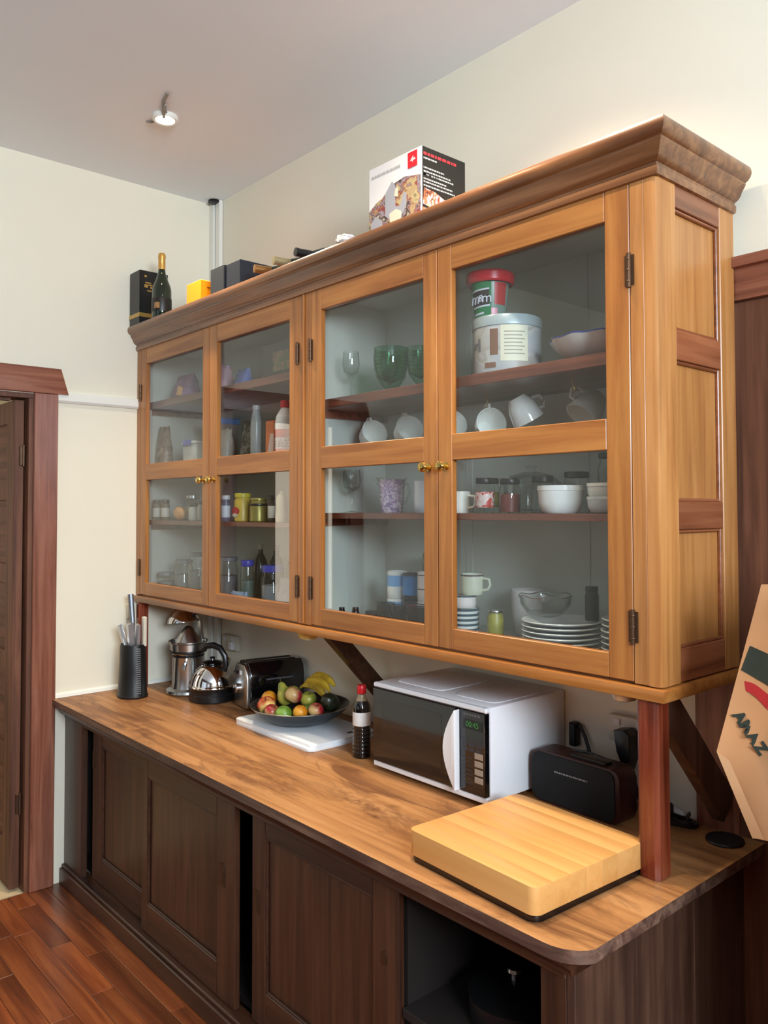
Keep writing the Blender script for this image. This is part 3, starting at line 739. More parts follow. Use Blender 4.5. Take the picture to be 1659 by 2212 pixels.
strokes(ab, plain('red_title_print', S(196, 50, 60), .4), [(-.092, .06, .216)], ('x', hx+.0008), .009, 'title_print')
strokes(ab, M_PRINTW, [(-.092, -.03, .203), (-.092, .0, .172), (-.092, .03, .160), (-.092, .045, .150), (-.092, -.02, .150), (-.092, .01, .136), (-.092, .04, .126), (-.092, .05, .114)], ('x', hx+.0008), .005, 'small_print')
SKEW = [S(226, 90, 50), S(250, 180, 120), S(214, 170, 190), S(240, 120, 80), S(60, 30, 20), S(250, 230, 200), S(240, 130, 60)]
bm = BM(); prism(bm, [(-.095, .055), (-.09, .108), (-.04, .104), (.0, .09), (.03, .094), (.07, .078), (.095, .07), (.095, .035), (.04, .03), (-.03, .045)], hx+.0008, hx+.0016, 'X'); prism(bm, [(-.095, .0), (-.095, .045), (-.05, .04), (-.02, .028), (-.03, .0)], hx+.0008, hx+.0016, 'X')
obj('food_picture', bm, blobs('side_food_print', SKEW, 34), ab)

# ------------------------------------------------------------------ on the worktop
ZW = ZC+.0005
# knife block
kb = thing('knife_block', 'tall oval black knife block with slotted side and white-handled knives', 'knife block', (.205, -.535, ZW), 0.0)
tilt = Matrix.Rotation(R(4), 4, 'Y')
bm = BM(); lathe(bm, [(0, 0), (.082, 0), (.086, .006), (.080, .015), (.074, .12), (.070, .238), (.066, .246), (.060, .244), (0, .240)], sx=1.0, sy=.80, seg=32); obj('block_body', bm, M_SATIN, kb)
bm = BM()
for k in range(22):
    z = .022+k*.0098; r_ = .0795-.0095*(z/.24)
    a = R(4); box(bm, (r_*math.cos(a)-.004, -.018, z), (r_*math.cos(a)+.0022, .006, z+.0042))
obj('slot_rib', bm, plain('grey_rib_plastic', S(120, 122, 126), .4), kb)['kind'] = 'stuff'
M_HANDLE = plain('brushed_knife_handle', S(196, 196, 198), .32, metal=.8)
def knife(x, y, lean_x, lean_y, h, w_, label=None):
    M = Matrix.Translation((x, y, .235)) @ Matrix.Rotation(R(lean_x), 4, 'Y') @ Matrix.Rotation(R(lean_y), 4, 'X')
    bm = BM(); prism(bm, [(-w_/2, 0), (w_/2, 0), (w_*.62, h*.35), (w_*.5, h*.7), (w_*.75, h), (-w_*.55, h), (-w_*.42, h*.5)], -.008, .008, 'Y', bev=.002)
    box(bm, (-w_*.3, -.001, -.05), (w_*.3, .001, 0))
    bmesh.ops.transform(bm, matrix=M, verts=bm.verts)
    return obj('knife_handle', bm, M_HANDLE, kb)
for a in ((-.040, -.02, -26, 8, .085, .020), (-.016, -.030, -14, 10, .105, .021), (.002, .0, -4, 4, .110, .022), (.022, -.02, 5, 8, .112, .022), (.040, .005, 11, 4, .112, .021)): knife(*a)
bm = BM(); tube(bm, [(-.045, .02, .23), (-.075, .03, .35), (-.098, .03, .47)], [.008, .012, .014], 10); obj('sharpening_steel', bm, plain('grey_steel_rod', S(120, 124, 130), .4, metal=.6), kb)
bm = BM(); box(bm, (.030, .028, .235), (.056, .046, .375), .004); obj('cream_handle', bm, M_SOCKET, kb, label='cream plastic handle')

# lever juicer
ju = thing('juicer', 'chrome lever citrus juicer with raised cone lid between knife block and kettle', 'juicer', (.305, -.300, ZW))
ju.scale = (1.2, 1.2, 1.10)
bm = BM(); lathe(bm, [(0, 0), (.085, 0), (.088, .006), (.085, .016), (.066, .024), (.062, .05), (.060, .165), (.064, .175), (.071, .180), (.073, .215), (.078, .220), (.078, .226), (.070, .224), (.066, .205), (0, .200)], seg=36); obj('juicer_body', bm, M_STEEL, ju)
bm = BM(); lathe(bm, [(.0735, .178), (.0745, .181), (.0745, .184), (.0735, .186)], seg=36); lathe(bm, [(.0625, .158), (.064, .160), (.064, .164), (.0625, .166)], seg=36); obj('seam_ring', bm, M_BLACK, ju)
bm = BM(); lathe(bm, [(.052, .222), (.048, .230), (.022, .275), (.010, .290), (0, .293)], seg=24); obj('reamer_cone', bm, M_STEEL, ju)
bm = BM(); lathe(bm, [(.062, .302), (.062, .310), (.048, .340), (.026, .366), (.012, .378), (0, .380), (0, .374), (.022, .360), (.044, .334), (.056, .308), (.056, .302)], seg=28, M=Matrix.Translation((.006, 0, .0)) @ Matrix.Rotation(R(-10), 4, 'Y')); obj('press_lid', bm, M_CHROME, ju)
bm = BM(); prism(bm, [(.055, .0), (.085, .0), (.083, .20), (.070, .31), (.052, .345), (.030, .355), (.026, .340), (.044, .330), (.058, .300), (.066, .20)], -.018, .018, 'Y', bev=.004)
bmesh.ops.rotate(bm, verts=bm.verts, cent=(0, 0, 0), matrix=Matrix.Rotation(R(115), 3, 'Z')); obj('lever_arm', bm, M_STEEL, ju)
bm = BM(); tube(bm, [(-.03, .05, .352), (-.06, .04, .362), (-.085, .02, .345)], [.010, .012, .011], 10); obj('lever_grip', bm, M_BLACK, ju)
bm = BM(); tube(bm, [(.05, -.04, .135), (.075, -.055, .130), (.078, -.058, .115)], .008, 8); obj('spout', bm, M_STEEL, ju)

# kettle
ke = thing('kettle', 'domed chrome kettle with black base and arched black handle', 'kettle', (.525, -.290, ZW))
bm = BM(); lathe(bm, [(0, 0), (.100, 0), (.104, .004), (.104, .030), (.101, .034), (.101, .058), (.103, .062), (0, .062)], seg=40); obj('kettle_base', bm, M_BLACK, ke)
bm = BM(); lathe(bm, [(.103, .062), (.106, .066), (.105, .070), (.100, .074), (.098, .088), (.089, .116), (.074, .140), (.058, .156), (.046, .163)], seg=40); obj('kettle_dome', bm, M_CHROME, ke)
bm = BM(); lathe(bm, [(.048, .162), (.050, .166), (.048, .172), (.036, .178), (.012, .182), (.010, .190), (.014, .196), (0, .199)], seg=28); obj('kettle_lid', bm, M_BLACKG, ke)
hp = [(-.075, .128), (-.088, .165), (-.083, .205), (-.055, .240), (-.015, .252), (.025, .246), (.052, .226)]
bm = BM(); tube(bm, [(-x*.80, -x*.45-.01, z) for x, z in hp], [.012, .013, .013, .014, .015, .014, .011], 10); obj('kettle_handle', bm, M_BLACK, ke)
bm = BM(); tube(bm, [(-.030, .062, .125), (-.040, .095, .150), (-.044, .110, .172)], [.022, .016, .013], 12); obj('spout', bm, M_CHROME, ke)

# toaster, its steel end facing the room and the long black side facing right
to = thing('toaster', 'black toaster with brushed steel end panel behind the fruit bowl', 'toaster', (.790, -.148, ZW), R(80))
TX, TY, TH = .135, .082, .205
o2 = [(-TY, .02), (-TY+.01, .008), (TY-.01, .008), (TY, .02), (TY, TH-.06), (TY-.010, TH-.022), (TY-.035, TH), (-TY+.035, TH), (-TY+.010, TH-.022), (-TY, TH-.06)]
bm = BM(); prism(bm, o2, -TX+.012, TX, 'X', bev=.006); obj('toaster_body', bm, M_BLACKG, to)
bm = BM(); prism(bm, [(y*.96, .008+(z-.008)*.95) for y, z in o2], -TX-.004, -TX+.014, 'X', bev=.004); obj('end_panel', bm, M_STEEL, to, label='brushed steel end panel')
bm = BM(); lathe(bm, [(0, 0), (.021, 0), (.021, .012), (.017, .017), (0, .017)], (-TX-.004, .030, .085), 20, M=Matrix.Rotation(R(-90), 4, 'Y')); obj('browning_knob', bm, M_CHROME, to)
bm = BM(); box(bm, (-TX-.008, -.012, .150), (-TX-.003, .004, .168), .001); obj('push_button', bm, M_WHITEP, to)
bm = BM(); box(bm, (-TX-.020, .012, .150), (-TX-.003, .048, .162), .003); obj('lever', bm, M_BLACK, to)
for y in (-.026, .026):
    bm = BM(); box(bm, (-TX+.035, y-.013, TH-.004), (TX-.025, y+.013, TH+.0008)); obj('bread_slot', bm, plain('slot_black', S(4, 4, 4), .8), to)
bm = BM(); box(bm, (-.050, -TY-.0008, .128), (.080, -TY+.006, .136), .001); obj('chrome_line', bm, plain('dull_grey_trim', S(90, 92, 96), .4, metal=.5), to)

# two white boards with the fruit bowl on top
def cutting(z, label, dx, dy, rz):
    t = thing('white_cutting_board', label, 'cutting board', (1.245+dx, -.285+dy, z), rz, 'white plastic cutting boards')
    bm = BM(); prism(bm, rrect(-.272, -.155, .272, .155, .022), 0, .0115, 'Z', bev=.002)
    obj('board_slab', bm, M_POLY, t)
    bm = BM(); prism(bm, rrect(.215, .045, .235, .125, .009), .0112, .0122, 'Z'); obj('grip_slot', bm, M_BLACK, t)
    return t
cutting(ZW, 'lower white plastic cutting board resting on the worktop', 0, 0, R(-1))
cutting(ZW+.0118, 'upper white plastic cutting board directly under the fruit bowl', -.004, .006, R(0.4))
BZ = ZW+.0236
BC = (1.205, -.268)
fb = thing('fruit_bowl', 'wide shallow dark metal bowl of fruit on the white boards', 'bowl', (BC[0], BC[1], BZ))
bm = BM(); lathe(bm, [(0, .002), (.075, .0), (.085, .004), (.12, .014), (.165, .040), (.196, .068), (.200, .070), (.2005, .066), (.170, .035), (.125, .008)][::-1][:0] or [(0, .0), (.080, .0), (.125, .012), (.168, .038), (.199, .068), (.2015, .070), (.199, .072), (.166, .044), (.122, .018), (.078, .006), (0, .006)], seg=48); obj('bowl_shell', bm, plain('dark_bowl_metal', S(60, 64, 66), .3, metal=.7), fb)
bm = BM(); tube(bm, [(.2005*math.cos(2*PI*i/48), .2005*math.sin(2*PI*i/48), .0712) for i in range(48)], .0022, 6, closed=True); obj('bowl_rim', bm, M_STEEL, fb)
def fruitmat(name, a, b, scale=9):
    m, nt, bb = new_mat(name); bb.inputs['Roughness'].default_value = .35
    tc = N(nt, 'ShaderNodeTexCoord'); n = N(nt, 'ShaderNodeTexNoise', Scale=scale, Detail=3.0)
    nt.links.new(tc.outputs['Object'], n.inputs['Vector']); r = N(nt, 'ShaderNodeValToRGB')
    r.color_ramp.elements[0].position = .42; r.color_ramp.elements[0].color = a; r.color_ramp.elements[1].position = .60; r.color_ramp.elements[1].color = b
    nt.links.new(n.outputs['Fac'], r.inputs['Fac']); nt.links.new(r.outputs['Color'], bb.inputs['Base Color']); return m
M_APPLE = fruitmat('red_yellow_apple_skin', S(190, 48, 34), S(228, 196, 110), 11)
M_APPLE2 = fruitmat('dark_red_apple_skin', S(150, 24, 36), S(206, 170, 110), 9)
M_PEAR = fruitmat('green_yellow_pear_skin', S(120, 128, 40), S(178, 170, 70), 14)
M_LIME = fruitmat('green_lime_skin', S(92, 130, 40), S(130, 164, 70), 16)
M_ORNG = fruitmat('orange_skin', S(216, 130, 24), S(230, 160, 50), 20)
M_AVO = fruitmat('avocado_skin', S(22, 26, 16), S(40, 46, 26), 60)
M_BAN = fruitmat('banana_skin', S(204, 168, 50), S(150, 120, 40), 12)
M_STEM = plain('fruit_stem', S(70, 52, 30), .7)
def fruit(name, label, cat, m, c, r, s=(1, 1, .92), dent=True, rot=(0, 0, 0)):
    t = thing(name, label, cat, (BC[0]+c[0], BC[1]+c[1], BZ+c[2]), rot=rot, group='fruit in the bowl')
    bm = BM()
    prof = []
    for i in range(13):
        a = PI*i/12; rr = r*math.sin(a); z = -r*math.cos(a)
        if dent: z *= 1-.35*math.exp(-(rr/(r*.35))**2)
        prof.append((0 if i in (0, 12) else rr, z))
    lathe(bm, prof, seg=20, M=Matrix.Diagonal((s[0], s[1], s[2])).to_4x4()); obj('fruit_flesh', bm, m, t)
    bm = BM(); tube(bm, [(0, 0, r*.58*s[2]), (.002, 0, r*.80*s[2]), (.006, .002, r*1.02*s[2])], .0018, 6); obj('stem', bm, M_STEM, t)
    return t
fruit('orange', 'yellow-orange citrus at the left end of the bowl', 'orange', M_ORNG, (-.140, -.060, .078), .032, (1, 1, 1), False)
fruit('apple', 'red and yellow apple at the front left of the fruit bowl', 'apple', M_APPLE, (-.078, -.112, .070), .038, rot=(R(20), R(-15), 1))
fruit('apple', 'red apple low in the front middle of the fruit bowl', 'apple', M_APPLE2, (-.010, -.130, .060), .031, rot=(R(30), 0, 2))
fruit('apple', 'dark red and cream apple on top of the pile of fruit', 'apple', M_APPLE2, (.030, -.055, .120), .035, rot=(R(-30), R(10), 0))
fruit('apple', 'small dark red apple at the right end of the bowl by the sauce bottle', 'apple', M_APPLE2, (.160, -.040, .082), .030, rot=(0, R(20), 0))
fruit('lime', 'green lime at the front right of the fruit bowl', 'lime', M_LIME, (.060, -.122, .064), .032, (1.1, 1, .95), False)
fruit('orange', 'small orange behind the lime on the right of the bowl', 'orange', M_ORNG, (.115, -.082, .072), .029, (1, 1, .96), False)
fruit('avocado', 'dark avocado at the back right of the fruit bowl', 'avocado', M_AVO, (.158, .030, .100), .035, (1.0, 1.0, 1.35), False, rot=(R(50), R(30), 0))
fruit('apple', 'pale green and red apple at the back of the heap by the bananas', 'apple', M_PEAR, (.005, .035, .085), .034, rot=(0, R(10), 0))
fruit('lime', 'green lime half hidden under the avocado', 'lime', M_LIME, (.098, -.022, .066), .028, (1.1, 1, .95), False)
def pear(label, c, rot, k=1.0):
    t = thing('pear', label, 'pear', (BC[0]+c[0], BC[1]+c[1], BZ+c[2]), rot=rot, group='fruit in the bowl')
    bm = BM(); lathe(bm, [(0, -.036*k), (.018*k, -.034*k), (.032*k, -.018*k), (.034*k, .0), (.028*k, .020*k), (.018*k, .036*k), (.014*k, .050*k), (.008*k, .058*k), (0, .060*k)], seg=20); obj('fruit_flesh', bm, M_PEAR, t)
    bm = BM(); tube(bm, [(0, 0, .058*k), (.003, 0, .068*k), (.008, 0, .076*k)], .0018, 6); obj('stem', bm, M_STEM, t)
pear('green-yellow pear lying at the back left of the fruit bowl', (-.100, .030, .090), (R(80), R(10), R(60)))
pear('green-yellow pear leaning upright in the middle of the fruit bowl', (-.050, -.040, .100), (R(10), R(-20), R(0)), 1.0)
# bananas: one bunch, each fruit a part
bn = thing('banana_bunch', 'bunch of yellow bananas arched over the back of the fruit bowl', 'bananas', (BC[0]+.040, BC[1]+.070, BZ+.130), R(0))
for k, (dz, dy, ph) in enumerate(((.030, .030, 0), (.018, .002, 6), (.000, -.022, 12))):
    pts = []; rad = []
    for i in range(10):
        a = R(-62+ph+i*13); rr = .105
        pts.append((-.030+rr*math.sin(a)*1.0, dy, dz-.055+rr*math.cos(a)*.62)); rad.append([.004, .006, .012, .0155, .017, .0175, .017, .0155, .011, .005][i])
    bm = BM(); tube(bm, pts, rad, 6); obj('banana', bm, M_BAN, bn)
bm = BM(); tube(bm, [(-.118, .004, -.010), (-.130, .002, -.014), (-.142, .0, -.012)], [.008, .009, .006], 8); obj('bunch_stalk', bm, M_STEM, bn)

# sauce bottle
so = thing('sauce_bottle', 'dark soy sauce bottle with red cap and white label', 'bottle', (1.672, -.330, ZW))
bm = BM(); lathe(bm, [(0, 0), (.029, 0), (.032, .004), (.032, .115)]+[q for k in range(0)for q in()]+[(.032, .172), (.029, .186), (.020, .202), (.0135, .214), (.0125, .226), (0, .226)], seg=28); obj('bottle_body', bm, plain('dark_sauce', S(14, 9, 8), .08, coat=.6), so)
for k in range(7):
    bm = BM(); z = .014+k*.0135; lathe(bm, [(.032, z), (.0328, z+.002), (.0328, z+.007), (.032, z+.009)], seg=28); obj('grip_ring', bm, M_BLACKG, so)
bm = BM(); lathe(bm, [(.0322, .114), (.0325, .115), (.0325, .160), (.0322, .161)], seg=28); obj('paper_label', bm, plain('white_bottle_label', S(226, 222, 216), .5, var=.08, vscale=60), so)
bm = BM(); lathe(bm, [(.0295, .176), (.0298, .182), (.0205, .2015), (.0142, .213), (.013, .222)], seg=24); obj('shoulder_glass', bm, plain('amber_shoulder', S(150, 130, 100), .1, coat=.5), so)
bm = BM(); lathe(bm, [(.0155, .224), (.0162, .226), (.0162, .250), (.014, .254), (0, .254)], seg=24); obj('red_cap', bm, plain('red_cap_plastic', S(204, 26, 36), .3), so)
# food packet behind the bottle
pk = thing('food_packet', 'flat carton with orange top half standing between sauce bottle and microwave', 'packet', (1.612, -.155, ZW), R(3))
bm = BM(); box(bm, (-.050, -.018, 0), (.050, .018, .205), .002); obj('carton', bm, plain('grey_white_carton', S(168, 160, 158), .5, var=.06, vscale=40), pk)
bm = BM(); box(bm, (-.0505, -.0186, .125), (.0505, .0186, .2055), .002); obj('orange_print', bm, plain('amber_print', S(196, 122, 30), .45, var=.15, vscale=25), pk)

# microwave
mw = thing('microwave', 'white microwave oven with black glass door and bowed white handle', 'microwave', (2.060, -.194, ZW))
wx, wy, wh = .258, .190, .293
bm = BM(); box(bm, (-wx, -wy+.02, .012), (wx, wy, wh), .006, seg=2); obj('housing', bm, M_WHITEP, mw)
bm = BM(); prism(bm, rrect(-.225, -.125, .005, .125, .03), wh-.001, wh+.0022, 'Z', bev=.001); obj('top_emboss', bm, M_WHITEP, mw)
bm = BM(); prism(bm, rrect(.055, -.125, .235, .125, .03), wh-.001, wh+.0022, 'Z', bev=.001); obj('top_emboss', bm, M_WHITEP, mw)
bm = BM(); box(bm, (-wx, -wy, .012), (wx, -wy+.0195, .030), .003); obj('front_sill', bm, M_WHITEP, mw)
bm = BM(); box(bm, (-wx, -wy-.001, wh-.016), (wx, -wy+.0195, wh), .004); obj('front_cap', bm, M_WHITEP, mw)
dr = None
bm = BM(); box(bm, (-wx+.002, -wy-.004, .031), (.135, -wy+.019, wh-.017), .002); dr = obj('door', bm, M_BLACKG, mw, label='black glass door')
bm = BM(); prism(bm, rrect(-wx+.045, .075, .075, .245, .012), -wy-.0046, -wy-.0038, 'Y'); obj('door_window', bm, plain('dark_mesh_glass', S(20, 19, 20), .12, coat=.4), dr)
hp = [(.152, .034)]+[(.150-.048*math.sin(PI*i/12), .034+.240*i/12) for i in range(13)]+[(.152, .274)]
bm = BM(); prism(bm, hp, -wy-.026, -wy-.003, 'Y', bev=.007); obj('door_handle', bm, M_WHITEP, dr, label='bowed white door handle', sharp=60)
bm = BM(); box(bm, (.1525, -wy-.002, .031), (wx-.004, -wy+.019, wh-.017), .0015); cp = obj('control_panel', bm, M_BLACKG, mw)
bm = BM(); box(bm, (.166, -wy-.0028, .222), (.244, -wy-.0018, .250)); obj('display_window', bm, plain('display_black', S(10, 16, 12), .2), cp)
text('display_digits', '00:45', .024, plain('green_digits', S(40, 90, 40), .5, emit=S(70, 150, 70), estr=.25), cp, at(.204, -wy-.0030, .236, FRONT), .0002)
strokes(cp, plain('dim_print', S(90, 90, 92), .5), [(.168, .236, .262)], ('y', -wy-.002), .006, 'maker_print')
M_DIMB = plain('dim_button', S(44, 44, 50), .4)
for r_ in range(3):
    for c_ in range(3):
        bm = BM(); box(bm, (.162+c_*.028, -wy-.003, .184-r_*.014), (.184+c_*.028, -wy-.0018, .194-r_*.014), .0004); obj('key', bm, M_DIMB, cp)
strokes(cp, M_DIMB, [(.164, .205, .060+.0125*k) for k in range(7)], ('y', -wy-.002), .003, 'key_print')
for k in range(4):
    bm = BM(); box(bm, (.213, -wy-.0034, .068+k*.0235), (.247, -wy-.0018, .086+k*.0235), .0008); obj('key', bm, plain('tan_key', S(150, 134, 118), .45), cp, label='pale tan button')
for x, y in ((-.22, -.12), (.22, -.12), (-.22, .13), (.22, .13)):
    bm = BM(); lathe(bm, [(0, 0), (.014, 0), (.016, .0125), (0, .0125)], (x, y, 0), 12); obj('foot', bm, M_BLACK, mw)

# radio
ra = thing('radio', 'retro radio with black cloth front and dark red rounded case', 'radio', (2.495, -.140, ZW), R(-2))
ox = rrect(-.155, .0, .165, .152, .030, 6)
ox = [(x, z) if z > .03 else (x, max(z, 0)) for x, z in ox]
bm = BM(); prism(bm, ox, -.068, .015, 'Y', bev=.004); obj('case', bm, plain('dark_oxblood_leatherette', S(50, 18, 16), .4, bump=.1, bscale=300), ra)
bm = BM(); prism(bm, rrect(-.148, .007, .150, .146, .025, 6), -.073, -.0675, 'Y', bev=.0015); obj('speaker_cloth', bm, plain('black_speaker_cloth', S(12, 12, 12), .8, bump=.3, bscale=900), ra)
strokes(ra, plain('dull_chrome_script', S(150, 150, 150), .4, metal=.3), [(-.060, .060, .098)], ('y', -.0731), .0045, 'script_badge')
bm = BM(); prism(bm, rrect(-.02, -.055, .11, -.015, .012), .151, .160, 'Z', bev=.002); obj('control_strip', bm, M_BLACK, ra)
bm = BM(); tube(bm, [(-.06, .005, .150), (.0, .005, .157), (.06, .005, .152)], .004, 8); obj('carry_handle', bm, M_BLACK, ra)

# thick chopping board on a dark frame
cb = thing('chopping_board', 'thick laminated wooden chopping board on a dark metal frame at the worktop end', 'chopping board', (2.634, -.594, ZW), R(-3.2))
hx, hy = .213, .200
outer = rrect(-hx, -hy, hx, hy, .022, 5)
n = 7
for k in range(n):
    y0 = -hy+2*hy*k/n; y1 = -hy+2*hy*(k+1)/n
    if k == 0: poly = [p_ for p_ in outer if p_[1] <= y0+.0225]+[(hx, y1), (-hx, y1)]
    elif k == n-1: poly = [p_ for p_ in outer if p_[1] >= y1-.0225]+[(-hx, y0), (hx, y0)]
    else: poly = [(-hx, y0), (hx, y0), (hx, y1), (-hx, y1)]
    c0 = (sum(p_[0] for p_ in poly)/len(poly), sum(p_[1] for p_ in poly)/len(poly))
    poly.sort(key=lambda p_: math.atan2(p_[1]-c0[1], p_[0]-c0[0]))
    bm = BM(); prism(bm, poly, .017, .0775, 'Z', bev=.0006); obj('timber_strip', bm, M_STRIP, cb)
bm = BM(); prism(bm, rrect(-hx+.004, -hy+.004, hx-.004, hy-.004, .022), .0, .0165, 'Z', bev=.003); obj('metal_frame', bm, plain('dark_chrome_frame', S(70, 64, 60), .25, metal=.9), cb, label='dark polished metal frame')

# ------------------------------------------------------------------ inside the glazed cupboard
ZU, ZM, ZF = 2.1505, 1.7295, 1.3335          # right bay: upper shelf, middle shelf, floor
ZLU, ZLM, ZLL = 2.2855, 1.9355, 1.6905       # left bay shelves
ORD = ['topmost', 'second', 'third', 'fourth', 'fifth', 'sixth', 'seventh', 'lowest']
def stem_glass(x, y, z, r, h, label, m=None, group='stemmed glasses'):
    t = thing('wine_glass', label, 'glass', (x, y, z), 0, group)
    bm = BM(); lathe(bm, [(0, 0), (r*.95, 0), (r*.95, .002), (.006, .006), (.0038, .012), (.0038, h*.42), (.010, h*.46), (r*.85, h*.58), (r*1.02, h*.74), (r*.9, h), (r*.87, h), (r*.98, h*.74), (r*.8, h*.60), (0, h*.48)], seg=24); obj('glass_body', bm, m or M_CLEAR, t)
    return t
stem_glass(1.575, -.300, ZU, .032, .180, 'stemmed wine glass at the left end of the upper right shelf')
stem_glass(1.650, -.180, ZU, .036, .165, 'stemmed glass half hidden behind the green goblet')
stem_glass(1.560, -.285, ZM, .034, .160, 'stemmed wine glass at the left end of the middle right shelf')
def goblet(x, y, z, r, h, label):
    t = thing('green_goblet', label, 'goblet', (x, y, z), 0, 'green glass goblets')
    bm = BM(); lathe(bm, [(0, 0), (r*.55, 0), (r*.55, .004), (r*.42, .010), (r*.35, .016), (r*.50, .024), (r*.86, h*.34), (r*1.0, h*.60), (r*1.03, h*.78), (r*.98, h), (r*.94, h), (r*.98, h*.78), (r*.94, h*.6), (r*.78, h*.36), (0, .032)], seg=28); obj('goblet_body', bm, M_GREENG, t)
    bm = BM()
    for k in range(5): lathe(bm, [(r*(1.0-.01*abs(k-2)), h*(.52+.08*k)), (r*(1.025-.01*abs(k-2)), h*(.53+.08*k)), (r*(1.0-.01*abs(k-2)), h*(.54+.08*k))], seg=28)
    obj('ribbing', bm, M_GREENG, t)['kind'] = 'stuff'; return t
goblet(1.800, -.300, ZU, .060, .160, 'large ribbed green glass goblet on the upper shelf')
goblet(1.955, -.300, ZU, .048, .140, 'smaller green glass goblet beside the door stile')
t = thing('decanter', 'tall clear glass decanter behind the green goblets', 'decanter', (1.915, -.185, ZU))
bm = BM(); lathe(bm, [(0, 0), (.045, 0), (.048, .02), (.044, .10), (.026, .16), (.018, .20), (.022, .265), (.019, .265), (.015, .20), (.022, .16), (.041, .10), (0, .012)], seg=24); obj('decanter_body', bm, M_CLEAR, t)
# round tin with a recipe label, sweets tub on top
tin = thing('cake_tin', 'large round pale tin with a printed recipe panel', 'tin', (2.312, -.272, ZU), R(-38))
bm = BM(); lathe(bm, [(0, 0), (.103, 0), (.105, .003), (.105, .148), (0, .148)], seg=44); obj('tin_body', bm, blobs('tin_print', [S(198, 198, 200), S(186, 190, 194), S(206, 206, 204), S(176, 170, 162), S(204, 206, 208), S(190, 184, 184)], 13, .3), tin)
bm = BM(); lathe(bm, [(.1055, .138), (.108, .140), (.108, .166), (.104, .172), (0, .172)], seg=44); obj('tin_lid', bm, plain('pale_blue_grey_lid', S(176, 190, 196), .3, metal=.2), tin)
def curved_patch(bm, r, a0, a1, z0, z1, n=8, th=.0008):
    A = []
    for i in range(n+1):
        a = R(a0+(a1-a0)*i/n); A.append([bm.verts.new((rr*math.cos(a), rr*math.sin(a), z)) for rr, z in ((r, z0), (r, z1), (r+th, z1), (r+th, z0))])
    for P, Q in zip(A, A[1:]):
        for k in range(4): bm.faces.new((P[k], Q[k], Q[(k+1) % 4], P[(k+1) % 4]))
    bm.faces.new(A[0]); bm.faces.new(list(reversed(A[-1])))
bm = BM(); curved_patch(bm, .1052, -22, 24, .030, .138); obj('recipe_panel', bm, plain('cream_recipe_paper', S(218, 216, 196), .5), tin)
bm = BM()
for k in range(7): curved_patch(bm, .1060, -16, (14 if k % 2 else 18), .050+k*.011, .053+k*.011, 5, .0004)
obj('recipe_print', bm, plain('grey_recipe_print', S(150, 148, 136), .5), tin)['kind'] = 'stuff'
bm = BM(); curved_patch(bm, .1052, -40, -26, .05, .128, 3); curved_patch(bm, .1052, -50, -30, .012, .028, 3); obj('printed_spoon', bm, plain('brown_tin_print', S(126, 92, 76), .5), tin)
bm = BM(); curved_patch(bm, .1052, -78, -60, .085, .092, 4); curved_patch(bm, .1052, -85, -70, .075, .082, 4); curved_patch(bm, .1052, -66, -60, .065, .105, 2); obj('printed_word', bm, plain('dark_tin_print', S(110, 110, 116), .5), tin)
tub = thing('sweets_tub', 'green sweets tub with red lid standing on the round tin', 'tub', (2.262, -.292, ZU+.1725), R(-43))
bm = BM(); lathe(bm, [(0, 0), (.046, 0), (.048, .004), (.060, .128), (0, .128)], seg=36); obj('tub_body', bm, plain('grey_green_tub', S(120, 140, 130), .35), tub)
M_TUBG = plain('tub_green_print', S(34, 126, 74), .35); M_TUBW = plain('tub_white_print', S(226, 226, 236), .35); M_TUBB = plain('tub_brown_print', S(50, 36, 40), .4)
def cone_patch(bm, a0, a1, z0, z1, n=7, th=.001, dz=0.0):
    A = []
    for i in range(n+1):
        a = R(a0+(a1-a0)*i/n); q = dz*i/n
        def rr(z): return .048+.012*(z-.004)/.124
        A.append([bm.verts.new((r_*math.cos(a), r_*math.sin(a), z)) for r_, z in ((rr(z0+q), z0+q), (rr(z1+q), z1+q), (rr(z1+q)+th, z1+q), (rr(z0+q)+th, z0+q))])
    for P, Q in zip(A, A[1:]):
        for k in range(4): bm.faces.new((P[k], Q[k], Q[(k+1) % 4], P[(k+1) % 4]))
    bm.faces.new(A[0]); bm.faces.new(list(reversed(A[-1])))
bm = BM(); cone_patch(bm, -80, -2, .005, .122); obj('green_wrap', bm, M_TUBG, tub)
bm = BM(); cone_patch(bm, 8, 52, .045, .112, th=.0012); obj('red_panel', bm, plain('tub_red_print', S(176, 36, 44), .35), tub)
bm = BM(); cone_patch(bm, -2, 20, .012, .034, th=.0012); obj('pink_panel', bm, plain('tub_pink_print', S(226, 140, 160), .35), tub)
bm = BM(); cone_patch(bm, -74, -6, .036, .041, th=.0018, dz=.004); cone_patch(bm, -76, -8, .086, .091, th=.0018, dz=.004); cone_patch(bm, -72, -28, .014, .020, th=.0018, dz=.003); obj('white_swash', bm, M_TUBW, tub)['kind'] = 'stuff'
bm = BM(); cone_patch(bm, -73, -8, .041, .086, th=.0014, dz=.004); obj('brown_panel', bm, M_TUBB, tub)
# the wordmark, each letter set round the tub
for s_, a, sz in (('m', -58, .052), ('&', -35, .032), ('m', -16, .044)):
    z = .064; r_ = .048+.012*(z-.004)/.124+.0022
    M = Matrix.Rotation(R(a), 4, 'Z') @ Matrix.Translation((r_, 0, z)) @ Matrix.Rotation(R(-5.5), 4, 'Y') @ SIDE
    text('wordmark_letter', s_, sz, M_TUBW, tub, M, .0012)
bm = BM(); lathe(bm, [(.059, .118), (.070, .114), (.075, .119), (.0765, .142), (.072, .149), (.062, .147), (0, .147)], seg=40); obj('tub_lid', bm, plain('bright_red_plastic', S(206, 30, 44), .3), tub, label='bright red plastic lid')
